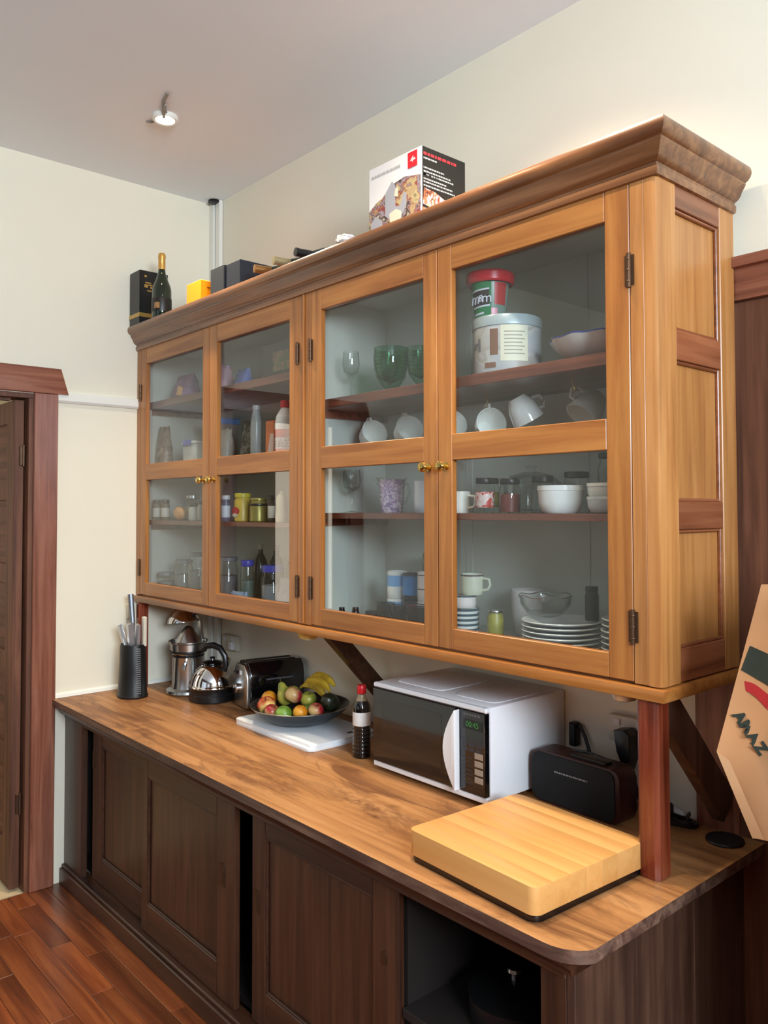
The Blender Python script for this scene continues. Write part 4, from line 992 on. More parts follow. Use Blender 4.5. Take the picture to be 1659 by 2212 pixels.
# fluted dish with a blue rim
fd = thing('fluted_dish', 'wide fluted white dish with a thin blue rim right of the tin', 'dish', (2.635, -.225, ZU))
bm = BM(); rings = []; SEG = 48
for r_, z in ((0, .004), (.06, 0), (.066, .004), (.110, .020), (.140, .046), (.156, .066), (.152, .067), (.134, .048), (.10, .026), (.06, .010), (0, .009)):
    row = []
    for i in range(SEG if r_ > 0 else 1):
        a = 2*PI*i/SEG; fl_ = 1+.018*math.cos(12*a) if r_ > .07 else 1
        row.append(bm.verts.new((r_*fl_*math.cos(a), r_*fl_*math.sin(a), z+(.0015*math.cos(12*a) if r_ > .12 else 0))))
    rings.append(row)
for A, B in zip(rings, rings[1:]):
    for i in range(SEG):
        j = (i+1) % SEG
        if len(A) == 1: bm.faces.new((A[0], B[j], B[i]))
        elif len(B) == 1: bm.faces.new((A[i], A[j], B[0]))
        else: bm.faces.new((A[i], A[j], B[j], B[i]))
obj('dish_body', bm, M_PORC, fd)
bm = BM(); tube(bm, [(.1545*(1+.018*math.cos(12*2*PI*i/96))*math.cos(2*PI*i/96), .1545*(1+.018*math.cos(12*2*PI*i/96))*math.sin(2*PI*i/96), .0665+.0015*math.cos(12*2*PI*i/96)) for i in range(96)], .0025, 5, closed=True); obj('blue_rim', bm, M_PORCB, fd)

# cups hanging from hooks under the upper right shelf
def cup_mesh(r=.050, h=.084):
    bm = BM(); lathe(bm, [(0, -h/2), (r*.55, -h/2), (r*.62, -h/2+.006), (r*.9, -h*.1), (r, h*.3), (r*1.03, h/2), (r*.98, h/2), (r*.95, h*.3), (r*.84, -h*.1), (r*.5, -h/2+.010), (0, -h/2+.009)], seg=26); return bm
def handle_mesh(r=.050, h=.084, t_=.0055):
    bm = BM(); tube(bm, [(r*.93, 0, h*.26), (r+.016, 0, h*.30), (r+.026, 0, h*.08), (r+.018, 0, -h*.16), (r*.84, 0, -h*.22)], t_, 8); return bm
cup0 = None
for k, (x, y, yaw, tl) in enumerate(((1.575, -.215, -15, -22), (1.775, -.215, -20, -22), (1.990, -.215, -20, -22), (2.165, -.200, -30, -10), (2.350, -.150, 60, 60), (2.540, -.250, 250, 48))):
    lab = ['first from the partition', 'second from the partition', 'third along, cut by the door stile', 'fourth along, behind the right door', 'fifth along, mostly below the door rail', 'last on the right, seen from behind'][k]
    rot = (Matrix.Rotation(R(yaw), 3, 'Z') @ Matrix.Rotation(R(tl), 3, 'Y') @ Matrix.Rotation(R(90), 3, 'Y') @ Matrix.Rotation(R(180), 3, 'Z')).to_euler()
    L = 'white cup hanging under the upper shelf, '+lab
    cc = tuple(Vector((x, y, 2.082))-rot.to_matrix() @ Vector((.070, 0, .008)))
    if cup0 is None:
        cup0 = thing('hanging_cup', L, 'cup', cc, rot=rot, group='cups hanging from hooks')
        obj('cup_body', cup_mesh(), M_PORC, cup0); obj('cup_handle', handle_mesh(), M_PORC, cup0)
    else: dup(cup0, cc, label=L, rot=rot)
    bm = BM(); tube(bm, [(x, y, 2.118), (x, y, 2.098), (x+.008, y, 2.088), (x+.002, y, 2.078), (x-.008, y, 2.080)], .0018, 6); obj('cup_hook', bm, M_BRASS, wc)

# middle right shelf
jg = thing('patterned_jug', 'glass jug with purple flower pattern on the middle shelf', 'jug', (1.770, -.270, ZM))
bm = BM(); lathe(bm, [(0, 0), (.036, 0), (.038, .004), (.042, .04), (.046, .09), (.050, .118), (.0475, .118), (.043, .09), (0, .008)], seg=28); obj('jug_body', bm, blobs('purple_flower_print', [S(206, 200, 214), S(150, 120, 170), S(214, 208, 220), S(120, 96, 150), S(190, 176, 204)], 45, .2), jg)
bm = BM(); lathe(bm, [(.049, .114), (.054, .119), (.055, .124), (.052, .124), (.047, .116)], seg=28); tube(bm, [(-.048, -.02, .110), (-.062, -.026, .122), (-.070, -.03, .128)], [.012, .009, .004], 8); obj('glass_rim', bm, M_CLEAR, jg)
bm = BM(); tube(bm, [(.046, .01, .105), (.070, .015, .100), (.076, .017, .070), (.060, .014, .040), (.040, .01, .030)], .005, 8); obj('jug_handle', bm, M_CLEAR, jg)
def mug(x, y, z, r, h, label, m, rz=0, handle=True, band=None, group=None, name='mug'):
    t = thing(name, label, name.replace('_', ' '), (x, y, z), R(rz), group)
    bm = BM(); lathe(bm, [(0, 0), (r*.9, 0), (r*.97, .004), (r, h*.3), (r, h), (r*.93, h), (r*.92, .012), (0, .010)], seg=26); obj('mug_body', bm, m, t)
    if handle:
        bm = BM(); tube(bm, [(r*.97, 0, h*.8), (r+.022, 0, h*.76), (r+.026, 0, h*.5), (r+.018, 0, h*.27), (r*.97, 0, h*.22)], .0045, 8); obj('mug_handle', bm, m, t)
    if band:
        for z0, z1, bmat in band:
            bm = BM(); lathe(bm, [(r*1.001, h*z0), (r*1.012, h*z0+.0005), (r*1.012, h*z1-.0005), (r*1.001, h*z1)], seg=26); obj('printed_band', bm, bmat, t)
    return t
mug(1.955, -.280, ZM, .040, .108, 'tall white mug beside the purple jug', plain('cool_white_glaze', S(214, 224, 238), .2), 20)
mug(2.100, -.262, ZM, .034, .070, 'small white cup at the left edge of the right door', M_PORC, 10, name='cup')
def bowl(x, y, z, r, h, label, m=M_PORC, group=None, rim=None, name='bowl', cat='bowl'):
    t = thing(name, label, cat, (x, y, z), 0, group)
    bm = BM(); lathe(bm, [(0, 0), (r*.55, 0), (r*.75, h*.12), (r*.92, h*.45), (r, h), (r*.95, h), (r*.87, h*.45), (r*.68, h*.2), (0, h*.12)], seg=32); obj('bowl_body', bm, m, t)
    if rim:
        bm = BM(); lathe(bm, [(r*.94, h), (r*.975, h+.0015), (r*1.005, h), (r*.985, h*.80), (r*.98, h*.82)], seg=32); obj('rim_band', bm, rim, t)
    return t
def ramekin(x, y, z, r, h, label, group=None):
    t = thing('white_dish', label, 'dish', (x, y, z), 0, group)
    bm = BM(); lathe(bm, [(0, 0), (r*.68, 0), (r*.82, h*.10), (r*.95, h*.4), (r*.97, h*.80), (r, h*.82), (r, h), (r*.94, h), (r*.90, h*.4), (r*.7, h*.15), (0, h*.1)], seg=36); obj('dish_body', bm, M_PORC, t); return t
ramekin(2.540, -.312, ZM, .066, .078, 'white round ovenproof dish on the middle shelf, nearest the glass')
ramekin(2.672, -.285, ZM, .052, .046, 'lower of two stacked white dishes at the right of the middle shelf', 'two stacked white dishes')
ramekin(2.672, -.285, ZM+.0365, .052, .046, 'upper of two stacked white dishes at the right of the middle shelf', 'two stacked white dishes')
def jar(x, y, z, r, h, label, body, lid, lh=.014, lab=None, contents=None, group=None, name='jar', lr=1.04, square=False):
    t = thing(name, label, name.replace('_', ' '), (x, y, z), 0, group)
    bm = BM(); lathe(bm, [(0, 0), (r*.92, 0), (r, .004), (r, h*.80), (r*.86, h*.90), (r*.84, h), (0, h)], seg=22); obj('jar_body', bm, body, t)
    if contents:
        bm = BM(); lathe(bm, [(0, .004), (r*.92, .004), (r*.92, h*.62), (0, h*.66)], seg=18); obj('jar_contents', bm, contents, t)
    if lid:
        bm = BM(); lathe(bm, [(r*.86*lr, h-.004), (r*.9*lr, h-.002), (r*.9*lr, h+lh-.002), (r*.86*lr, h+lh), (0, h+lh)], seg=22); obj('jar_lid', bm, lid, t)
    if lab:
        bm = BM(); lathe(bm, [(r*1.002, h*.18), (r*1.012, h*.19), (r*1.012, h*.68), (r*1.002, h*.69)], seg=22); obj('jar_label', bm, lab, t)
    return t
M_REDLAB = blobs('red_white_label_print', [S(190, 40, 36), S(214, 210, 206), S(196, 60, 50), S(120, 30, 28)], 40)
M_LIDD = plain('dark_jar_lid', S(34, 34, 34), .35)
jar(2.228, -.285, ZM, .031, .096, 'clear jar with red and white label left of the white round dish', M_CLEAR, M_LIDD, lab=M_REDLAB, group='lidded jars on the middle shelf')
jar(2.322, -.275, ZM, .033, .092, 'clear jar with dull red contents second from the left door stile', M_CLEAR, M_LIDD, contents=plain('red_preserve', S(110, 36, 30), .5), group='lidded jars on the middle shelf')
jar(2.405, -.220, ZM, .036, .098, 'clear empty jar with dark lid just left of the white round dish', M_CLEAR, M_LIDD, group='lidded jars on the middle shelf')
jar(2.150, -.165, ZM, .026, .100, 'clear jar with yellow label behind the red labelled jar', M_CLEAR, M_LIDD, lab=plain('olive_yellow_label', S(160, 140, 50), .5), group='lidded jars on the middle shelf')
jar(2.478, -.150, ZM, .040, .110, 'clear wide jar with dark lid behind the white round dish', M_CLEAR, M_LIDD, group='lidded jars on the middle shelf')
jar(2.585, -.120, ZM, .044, .165, 'tall clear canister with flat dark lid at the back of the middle shelf', M_CLEAR, plain('brown_black_lid', S(40, 38, 32), .5), lh=.012, name='canister')
gc = thing('glass_casserole', 'large clear glass casserole with lid at the back of the middle shelf', 'casserole', (2.285, -.125, ZM))
bm = BM(); lathe(bm, [(0, 0), (.075, 0), (.085, .01), (.09, .09), (.086, .09), (.08, .012), (0, .006)], seg=32); obj('casserole_body', bm, M_CLEAR, gc)
bm = BM(); lathe(bm, [(.096, .091), (.096, .095), (.07, .118), (.03, .13), (.012, .132), (.012, .142), (.02, .150), (0, .152), (0, .128), (.07, .112), (.09, .093)], seg=32); obj('casserole_lid', bm, M_CLEAR, gc)

# floor of the right bay
M_DKB = plain('dark_bottle', S(24, 26, 28), .2)
jar(1.628, -.385, ZF, .014, .048, 'tiny dark bottle nearest the partition on the cupboard floor', M_DKB, M_BLACK, lh=.010, name='small_bottle', lr=.8, group='tiny dark bottles')
jar(1.700, -.380, ZF, .015, .052, 'tiny dark bottle second from the partition on the cupboard floor', M_DKB, M_BLACK, lh=.012, name='small_bottle', lr=.8, group='tiny dark bottles')
bowl(1.760, -.345, ZF, .032, .052, 'small black ramekin in front of the stacked mugs', M_SATIN, name='ramekin', cat='ramekin')
M_BLU = plain('light_blue_print', S(120, 176, 226), .3); M_BLU2 = plain('strong_blue_print', S(40, 120, 190), .3); M_MAG = plain('magenta_print', S(176, 40, 100), .3); M_NVY = plain('navy_glaze', S(30, 36, 60), .3); M_LIM = plain('lime_print', S(150, 180, 80), .3)
MG = 'stacked printed mugs'
mug(1.790, -.262, ZF, .037, .095, 'lower mug of the left stack, white and light blue', M_PORC, 60, band=[(.35, .9, M_BLU), (.1, .25, M_LIM)], group=MG)
mug(1.790, -.262, ZF+.0955, .037, .095, 'upper mug of the left stack, white with blue print', M_PORC, 75, band=[(.45, .85, M_BLU)], group=MG)
mug(1.875, -.268, ZF, .034, .095, 'lower mug of the middle stack, navy with magenta print', M_NVY, 60, band=[(.35, .85, M_MAG)], group=MG)
mug(1.875, -.268, ZF+.0955, .034, .092, 'upper mug of the middle stack, bright blue', M_NVY, 80, band=[(.2, .9, M_BLU2)], group=MG)
M_GLZ = plain('warm_white_glaze', S(224, 216, 212), .25); M_LINE = plain('dark_line_print', S(90, 70, 80), .4)
mug(1.953, -.272, ZF, .034, .098, 'lower mug of the right stack, white with thin dark lines', M_GLZ, 70, band=[(.9, .94, M_LINE), (.45, .49, M_LINE)], group=MG)
mug(1.953, -.272, ZF+.0985, .034, .098, 'upper mug of the right stack, white with thin dark lines', M_GLZ, 85, band=[(.88, .92, M_LINE), (.4, .44, M_LINE)], group=MG)
mug(1.862, -.150, ZF, .042, .250, 'tall colourful beaker behind the printed mugs', blobs('colour_portrait_print', [S(60, 90, 40), S(206, 176, 60), S(150, 80, 60), S(40, 50, 30), S(220, 200, 90)], 28, .3), 40, handle=False, name='beaker')
tb0 = None
for k, (x, y) in enumerate(((1.830, -.352), (1.905, -.356), (1.985, -.350), (2.045, -.300))):
    L = ['dark glass tumbler in front of the left mug stack', 'dark glass tumbler in front of the middle mug stack', 'dark glass tumbler in front of the right mug stack', 'dark glass tumbler behind the meeting stiles'][k]
    if tb0 is None:
        tb0 = thing('tumbler', L, 'tumbler', (x, y, ZF), 0, 'dark glass tumblers')
        bm = BM(); lathe(bm, [(0, 0), (.026, 0), (.028, .003), (.033, .088), (.031, .088), (.026, .010), (0, .008)], seg=24); obj('tumbler_body', bm, M_SMOKE, tb0)
        bm = BM(); lathe(bm, [(.0325, .086), (.0345, .088), (.0325, .090)], seg=24); obj('tumbler_rim', bm, M_CLEAR, tb0)
    else: dup(tb0, (x, y, ZF), label=L)
# left stack of small rimmed bowls with cups on top
sb0 = None
for k in range(5):
    L = 'small blue-rimmed bowl, '+ORD[4-k]+' of the stack under the white cup'
    if sb0 is None: sb0 = bowl(2.140, -.285, ZF, .046, .030, L, rim=M_TEALRIM, group='small blue-rimmed bowls', name='small_bowl')
    else: dup(sb0, (2.140, -.285, ZF+k*.0155), label=L)
mug(2.140, -.285, ZF+.095, .037, .040, 'white cup with a dark rim resting on the small bowls', M_GLZ, 30, handle=False, band=[(.86, .99, M_TEALRIM)], name='cup')
mug(2.158, -.270, ZF+.136, .036, .066, 'cream handled cup at the very top of the small bowl stack', plain('cream_glaze', S(206, 208, 186), .3), 20, band=[(.90, .98, M_LINE)], name='cup')
jar(2.258, -.272, ZF, .026, .092, 'yellow-green can between the small bowls and the large plates', plain('yellow_green_can', S(150, 146, 62), .4, var=.25, vscale=40), M_STEEL, lh=.004, name='can', lr=1.1)
# large plates
def plate_obj(x, y, z, r, label, group, h=.020):
    t = thing('plate', label, 'plate', (x, y, z), 0, group)
    bm = BM(); lathe(bm, [(0, .0), (r*.60, .0), (r*.66, .003), (r*.97, h-.003), (r, h), (r*.985, h+.002), (r*.66, .007), (r*.60, .0045), (0, .0045)], seg=44); obj('plate_body', bm, M_PORC, t)
    bm = BM(); lathe(bm, [(r*.70, .0045), (r*.955, h-.0048), (r*.955, h-.0055), (r*.70, .0038)], seg=44); obj('under_glaze', bm, M_TEALRIM, t, label='dark teal underside')
    return t
p0 = None
for k in range(6):
    L = 'large white plate, '+ORD[5-k]+' of the big stack behind the right door'
    if p0 is None: p0 = plate_obj(2.505, -.262, ZF, .118, L, 'large plates')
    else: dup(p0, (2.505+rnd.uniform(-.002, .002), -.262, ZF+k*.0138), label=L)
s0 = None
for k in range(7):
    L = 'white saucer, '+ORD[6-k]+' of the stack by the right-hand post'
    if s0 is None: s0 = plate_obj(2.725, -.255, ZF, .078, L, 'saucers', .018)
    else: dup(s0, (2.725+rnd.uniform(-.003, .003), -.255, ZF+k*.0158), label=L)
gb = thing('glass_bowl', 'clear glass serving bowl standing on the large plates', 'bowl', (2.455, -.275, ZF+.096))
bm = BM(); lathe(bm, [(0, 0), (.035, 0), (.055, .010), (.072, .035), (.076, .058), (.073, .058), (.068, .035), (.05, .014), (0, .006)], seg=32); obj('bowl_body', bm, M_CLEAR, gb)
bm = BM(); tube(bm, [(.078*math.cos(2*PI*i/32), .078*math.sin(2*PI*i/32), .060+.003*math.sin(6*PI*i/16)) for i in range(32)], .0014, 5, closed=True); obj('wire_rim', bm, M_STEEL, gb)
jar(2.560, -.195, ZF+.0865, .020, .088, 'narrow black canister behind the glass serving bowl', M_SATIN, M_BLACK, name='canister', lh=.01)
jar(2.640, -.110, ZF, .058, .190, 'large clear storage jar at the back of the cupboard floor', M_CLEAR, plain('clear_grey_lid', S(150, 150, 140), .3), name='storage_jar')
bowl(2.265, -.125, ZF, .055, .150, 'tall white basin at the back left of the large plates', M_GLZ, name='basin', cat='basin')

# left bay, top shelf
def pouch(x, y, z, w_, d_, h, label, m, rz=0, seed=1, name='food_bag', patch=None, group=None):
    t = thing(name, label, 'bag', (x, y, z), R(rz), group)
    r_ = random.Random(seed); bm = BM(); SEG = 18; rows = []
    for k in range(7):
        f = k/6; ww = w_/2*(1-.10*f**2); dd = d_/2*(1-.80*f**1.6); row = []
        for i in range(SEG):
            a = 2*PI*i/SEG; c_, s_ = math.cos(a), math.sin(a); e = .6
            row.append(bm.verts.new((ww*math.copysign(abs(c_)**e, c_)+r_.uniform(-1, 1)*.006, dd*math.copysign(abs(s_)**e, s_)+r_.uniform(-1, 1)*.005, max(0, h*f+(r_.uniform(-1, 1)*.006 if k else 0)))))
        rows.append(row)
    for A, B in zip(rows, rows[1:]):
        for i in range(SEG): bm.faces.new((A[i], A[(i+1) % SEG], B[(i+1) % SEG], B[i]))
    bm.faces.new(list(reversed(rows[0]))); bm.faces.new(rows[-1])
    obj('bag_body', bm, m, t, sharp=60)
    if patch:
        bm = BM(); prism(bm, [(-w_*.05, h*.12), (w_*.24, h*.10), (w_*.22, h*.42), (w_*.08, h*.52)], -d_/2-.004, -d_/2+.012, 'Y', bev=.001); obj('printed_patch', bm, patch, t)
    return t
M_PURP = blobs('purple_pink_bag_print', [S(120, 90, 130), S(150, 110, 150), S(110, 84, 120), S(170, 120, 140)], 14)
pouch(.275, -.300, ZLU, .175, .10, .118, 'crumpled purple bag with orange patch on the top left shelf', M_PURP, 0, 3, patch=plain('orange_patch', S(220, 170, 110), .5))
pouch(.560, -.270, ZLU, .150, .10, .130, 'pink and mauve bag behind the left meeting stiles', blobs('pink_bag_print', [S(160, 110, 130), S(190, 140, 150), S(140, 110, 140)], 14), 0, 5)
pouch(.815, -.300, ZLU, .085, .07, .078, 'small blue bag at the left of the second door on the top shelf', plain('blue_film', S(90, 110, 176), .35, var=.15, vscale=30), 0, 8)
pouch(.930, -.215, ZLU, .110, .08, .125, 'pale clear bag behind the small blue bag', plain('pale_film', S(172, 176, 174), .3, var=.12, vscale=25), 0, 9)
t = carton('picture_box', 'black box with a food photo on the top left shelf by the middle post', 'box', 1.050, -.355, .200, .150, .140, M_BLKCARD, z=ZLU)
bm = BM(); box(bm, (-.02, -.0758, .02), (.098, -.0750, .10)); obj('food_picture', bm, blobs('dim_food_print', [S(60, 40, 24), S(130, 100, 80), S(70, 90, 40), S(150, 110, 90), S(40, 30, 20)], 24), t)
# left bay, hidden middle shelf
pouch(.110, -.335, ZLM, .105, .07, .225, 'tall brown and grey packet at the left end of the left bay', blobs('brown_packet_print', [S(112, 90, 80), S(150, 132, 116), S(96, 78, 72), S(170, 156, 140)], 18), 0, 11)
tt = carton('flat_box', 'flat blue box lying on the clear tub and packets of the left bay', 'box', .270, -.205, .150, .120, .030, plain('bright_blue_card', S(72, 130, 190), .4), z=ZLM+.2265)
carton('upright_box', 'plain grey carton holding up the flat blue box', 'box', .265, -.190, .160, .09, .226, plain('grey_card', S(128, 120, 114), .6, var=.1), z=ZLM)
tu = thing('storage_tub', 'translucent white storage tub with a blue-violet clip', 'tub', (.420, -.320, ZLM))
bm = BM(); prism(bm, rrect(-.062, -.045, .062, .045, .014), 0, .118, 'Z', bev=.003); obj('tub_body', bm, plain('milky_plastic', S(196, 200, 196), .35), tu)
bm = BM(); prism(bm, rrect(-.066, -.049, .066, .049, .016), .1185, .130, 'Z', bev=.002); obj('tub_lid', bm, plain('clear_white_lid', S(206, 210, 210), .3), tu)
bm = BM(); box(bm, (-.036, -.056, .108), (.036, -.0495, .136), .002); obj('clip', bm, plain('blue_violet_plastic', S(84, 92, 176), .35), tu)
pouch(.500, -.215, ZLM, .120, .08, .190, 'cream bag slumped behind the storage tub', plain('cream_film', S(196, 190, 170), .4, var=.12, vscale=20), 0, 14)
pouch(.850, -.290, ZLM, .105, .07, .195, 'black and white printed packet left of the clear bottle', blobs('black_white_print', [S(30, 30, 30), S(70, 66, 60), S(150, 148, 140), S(24, 24, 24), S(90, 76, 60)], 40), 0, 15)
t = thing('plastic_bottle', 'pale translucent plastic bottle between the dark packet and the orange packet', 'bottle', (.955, -.325, ZLM))
bm = BM(); lathe(bm, [(0, 0), (.022, 0), (.025, .005), (.025, .16), (.023, .19), (.016, .225), (.013, .24), (0, .24)], seg=22); obj('bottle_body', bm, plain('translucent_bottle', S(150, 154, 152), .3), t)
bm = BM(); lathe(bm, [(.014, .232), (.0155, .234), (.0155, .252), (0, .254)], seg=18); obj('bottle_cap', bm, plain('grey_cap', S(170, 172, 172), .4), t)
pk2 = thing('orange_packet', 'orange and white packet beside the red-capped bottle', 'packet', (1.085, -.320, ZLM), R(2))
bm = BM(); box(bm, (-.032, -.022, 0), (.032, .022, .175), .004); obj('packet_body', bm, plain('orange_packet_print', S(206, 112, 66), .45, var=.1, vscale=20), pk2)
bm = BM(); prism(bm, [(-.02, .01), (.028, .01), (.030, .12), (.006, .12)], -.0228, -.0218, 'Y'); obj('white_print', bm, plain('packet_white_print', S(214, 190, 180), .45), pk2)
rb = thing('red_cap_bottle', 'white plastic bottle with red cap and red label near the middle post', 'bottle', (1.190, -.335, ZLM))
bm = BM(); lathe(bm, [(0, 0), (.038, 0), (.042, .006), (.042, .150), (.036, .185), (.018, .215), (.016, .225), (0, .225)], seg=26); obj('bottle_body', bm, plain('white_bottle_plastic', S(210, 206, 206), .35), rb)
bm = BM(); lathe(bm, [(.0425, .095), (.043, .096), (.043, .128), (.0425, .129)], seg=26); lathe(bm, [(.0425, .02), (.043, .021), (.043, .05), (.0425, .051)], seg=26); obj('label_band', bm, plain('label_red', S(176, 36, 40), .4), rb)
bm = BM(); lathe(bm, [(.0425, .056), (.0428, .057), (.0428, .090), (.0425, .091)], seg=26); obj('label_text_band', bm, blobs('label_text_print', [S(210, 206, 206), S(90, 40, 50), S(220, 216, 214)], 80), rb)
bm = BM(); lathe(bm, [(.018, .218), (.020, .220), (.020, .245), (.017, .248), (0, .248)], seg=20); obj('red_cap', bm, plain('cap_red', S(196, 30, 36), .35), rb)
# left bay, lower shelf
M_SPICE = plain('spice_brown', S(96, 84, 66), .5)
for x, y, L in ((.090, -.365, 'spice jar nearest the left wall on the lower left shelf'), (.155, -.350, 'spice jar second from the left wall on the lower left shelf')):
    jar(x, y, ZLL, .021, .088, L, M_SPICE, M_LIDD, lab=plain('white_jar_label', S(196, 194, 186), .5), group='spice jars in the left bay')
jar(.230, -.240, ZLL, .040, .110, 'clear jar with pale contents behind the orange ball pack', M_CLEAR, M_STEEL, contents=plain('oat_contents', S(186, 176, 152), .7), group='spice jars in the left bay')
t = thing('orange_pack', 'round orange pack on the lower left shelf', 'packet', (.300, -.345, ZLL))
bm = BM(); ball(bm, (0, 0, .034), .034, (1.3, .8, 1.0)); obj('pack_body', bm, plain('pale_orange_film', S(214, 158, 100), .45, var=.08), t)
for x, y, r_, h_, L, col in ((.430, -.340, .024, .070, 'small pale jar right of the round orange pack', (190, 190, 180)), (.500, -.330, .026, .080, 'pale grey jar before the left meeting stiles', (160, 160, 154)), (.610, -.320, .030, .085, 'cream jar behind the left meeting stiles', (200, 190, 160))):
    jar(x, y, ZLL, r_, h_, L, plain('jar_tone', S(*col), .4), M_LIDD, group='jars on the lower left shelf')
jar(.790, -.375, ZLL, .020, .100, 'slim jar with bright white label at the edge of the second door', plain('blue_grey_jar', S(90, 100, 120), .3), plain('white_lid', S(220, 224, 228), .3), lab=plain('bright_white_label', S(206, 216, 230), .4), group='jars on the lower left shelf')
jar(.872, -.340, ZLL, .037, .108, 'yellow jar with yellow lid and red oval label', plain('mustard_yellow', S(206, 176, 70), .35), plain('yellow_lid', S(214, 196, 60), .35), lab=None, group='jars on the lower left shelf')
t = bpy.data.objects['jar'] if False else None
ORGJ = [o for o in bpy.data.objects if o.get('label', '').startswith('yellow jar with yellow lid')][0]
bm = BM(); prism(bm, [(.022*math.cos(2*PI*i/20), .045+.018*math.sin(2*PI*i/20)) for i in range(20)], -.0395, -.030, 'Y'); obj('red_oval', bm, plain('oval_red', S(196, 40, 48), .4), ORGJ)
bm = BM(); prism(bm, [(.018*math.cos(2*PI*i/20), .028+.008*math.sin(2*PI*i/20)) for i in range(20)], -.0400, -.034, 'Y'); obj('white_oval', bm, plain('oval_white', S(226, 214, 200), .4), ORGJ)
jar(1.000, -.340, ZLL, .037, .094, 'gold tin with a black band beside the yellow jar', plain('old_gold_tin', S(150, 136, 66), .35, metal=.4), plain('gold_lid', S(160, 146, 76), .35, metal=.5), lh=.006, lab=None, name='tin', group='jars on the lower left shelf')
GT = [o for o in bpy.data.objects if o.get('label', '').startswith('gold tin with a black')][0]
bm = BM(); lathe(bm, [(.0372, .066), (.0377, .067), (.0377, .076), (.0372, .077)], seg=22); obj('black_band', bm, M_BLACK, GT)
jar(1.112, -.330, ZLL, .031, .096, 'dark jar with a white label right of the gold tin', plain('dark_brown_jar', S(52, 38, 34), .3), M_BLACK, lab=plain('ivory_label', S(206, 200, 184), .5), group='jars on the lower left shelf')
t = thing('cream_bottle', 'cream waisted plastic bottle right of the dark jar', 'bottle', (1.190, -.350, ZLL))
bm = BM(); lathe(bm, [(0, 0), (.024, 0), (.027, .006), (.026, .03), (.021, .055), (.024, .085), (.020, .105), (.010, .115), (.010, .125), (0, .126)], seg=22); obj('bottle_body', bm, plain('cream_plastic', S(198, 184, 152), .4), t)
# left bay, floor
M_BLID = plain('royal_blue_lid', S(58, 62, 168), .35)
jar(.905, -.335, ZF, .030, .170, 'slim clear jar with royal blue lid on the left floor', M_CLEAR, M_BLID, lh=.022, contents=plain('grey_green_contents', S(90, 104, 100), .5), group='clear jars on the left bay floor')
jar(1.085, -.325, ZF, .048, .155, 'wide clear jar with royal blue lid on the left floor', M_CLEAR, M_BLID, lh=.024, contents=plain('pale_grey_contents', S(128, 128, 132), .6), group='clear jars on the left bay floor')
for x, y, r_, h_, L in ((.130, -.330, .045, .085, 'low clear jar at the far left of the left floor'), (.275, -.310, .046, .150, 'tall clear jar left of centre behind the first door'), (.400, -.300, .048, .190, 'taller clear jar behind the first door'), (.530, -.310, .045, .160, 'clear jar just before the left meeting stiles'), (.680, -.300, .045, .180, 'clear jar behind the left meeting stiles')):
    jar(x, y, ZF, r_, h_, L, M_CLEAR, plain('grey_lid', S(120, 124, 128), .35), contents=plain('grey_jar_contents', S(112, 116, 118), .6), group='clear jars on the left bay floor')
for x, y, L in ((.760, -.180, 'corked dark bottle, first of four at the back of the left floor'), (.905, -.190, 'corked dark bottle, second of four at the back of the left floor'), (1.030, -.180, 'corked dark bottle, third of four at the back of the left floor'), (1.165, -.195, 'corked dark bottle, last of four at the back of the left floor')):
    t = thing('dark_bottle', L, 'bottle', (x, y, ZF), 0, 'corked bottles in the left bay')
    bm = BM(); lathe(bm, [(0, 0), (.032, 0), (.035, .005), (.035, .150), (.028, .180), (.013, .210), (.012, .235), (0, .235)], seg=20); obj('bottle_body', bm, M_DKB, t)
    bm = BM(); lathe(bm, [(.013, .228), (.014, .230), (.014, .252), (0, .253)], seg=16); obj('stopper', bm, plain('pale_stopper', S(176, 168, 140), .5), t)
pouch(.935, -.395, ZF, .120, .035, .062, 'pale blue film bag at the front of the left floor', plain('pale_blue_film', S(140, 164, 196), .3, var=.2, vscale=30), 0, 21)
pouch(1.210, -.330, ZF, .110, .07, .130, 'grey translucent bag beside the wide blue-lidded jar', plain('grey_film', S(110, 112, 122), .3, var=.15, vscale=22), 0, 22)

# ------------------------------------------------------------------ under the cupboard, wall fittings, leads
M_PUCKY = plain('yellowed_puck_plastic', S(206, 176, 92), .4)
pl = thing('puck_light', 'yellowed round puck light under the middle of the cupboard', 'light', (1.395, -.365, 1.284))
bm = BM(); lathe(bm, [(0, 0), (.042, 0), (.042, -.014), (.034, -.030), (.02, -.034), (0, -.034)], seg=28); obj('puck_body', bm, M_PUCKY, pl)
bm = BM(); lathe(bm, [(0, -.0345), (.022, -.0335), (.022, -.036), (0, -.037)], seg=24); obj('puck_lens', bm, M_SOCKET, pl)
pl2 = thing('puck_light', 'pale grey round puck light under the right end of the cupboard', 'light', (2.775, -.365, 1.284))
bm = BM(); lathe(bm, [(0, 0), (.034, 0), (.034, -.012), (.028, -.026), (0, -.028)], seg=28); obj('puck_body', bm, plain('pale_grey_puck', S(190, 184, 176), .35, metal=.3), pl2)
bm = BM(); lathe(bm, [(0, -.0285), (.018, -.0275), (.018, -.030), (0, -.031)], seg=24); obj('puck_lens', bm, M_CLEAR, pl2)
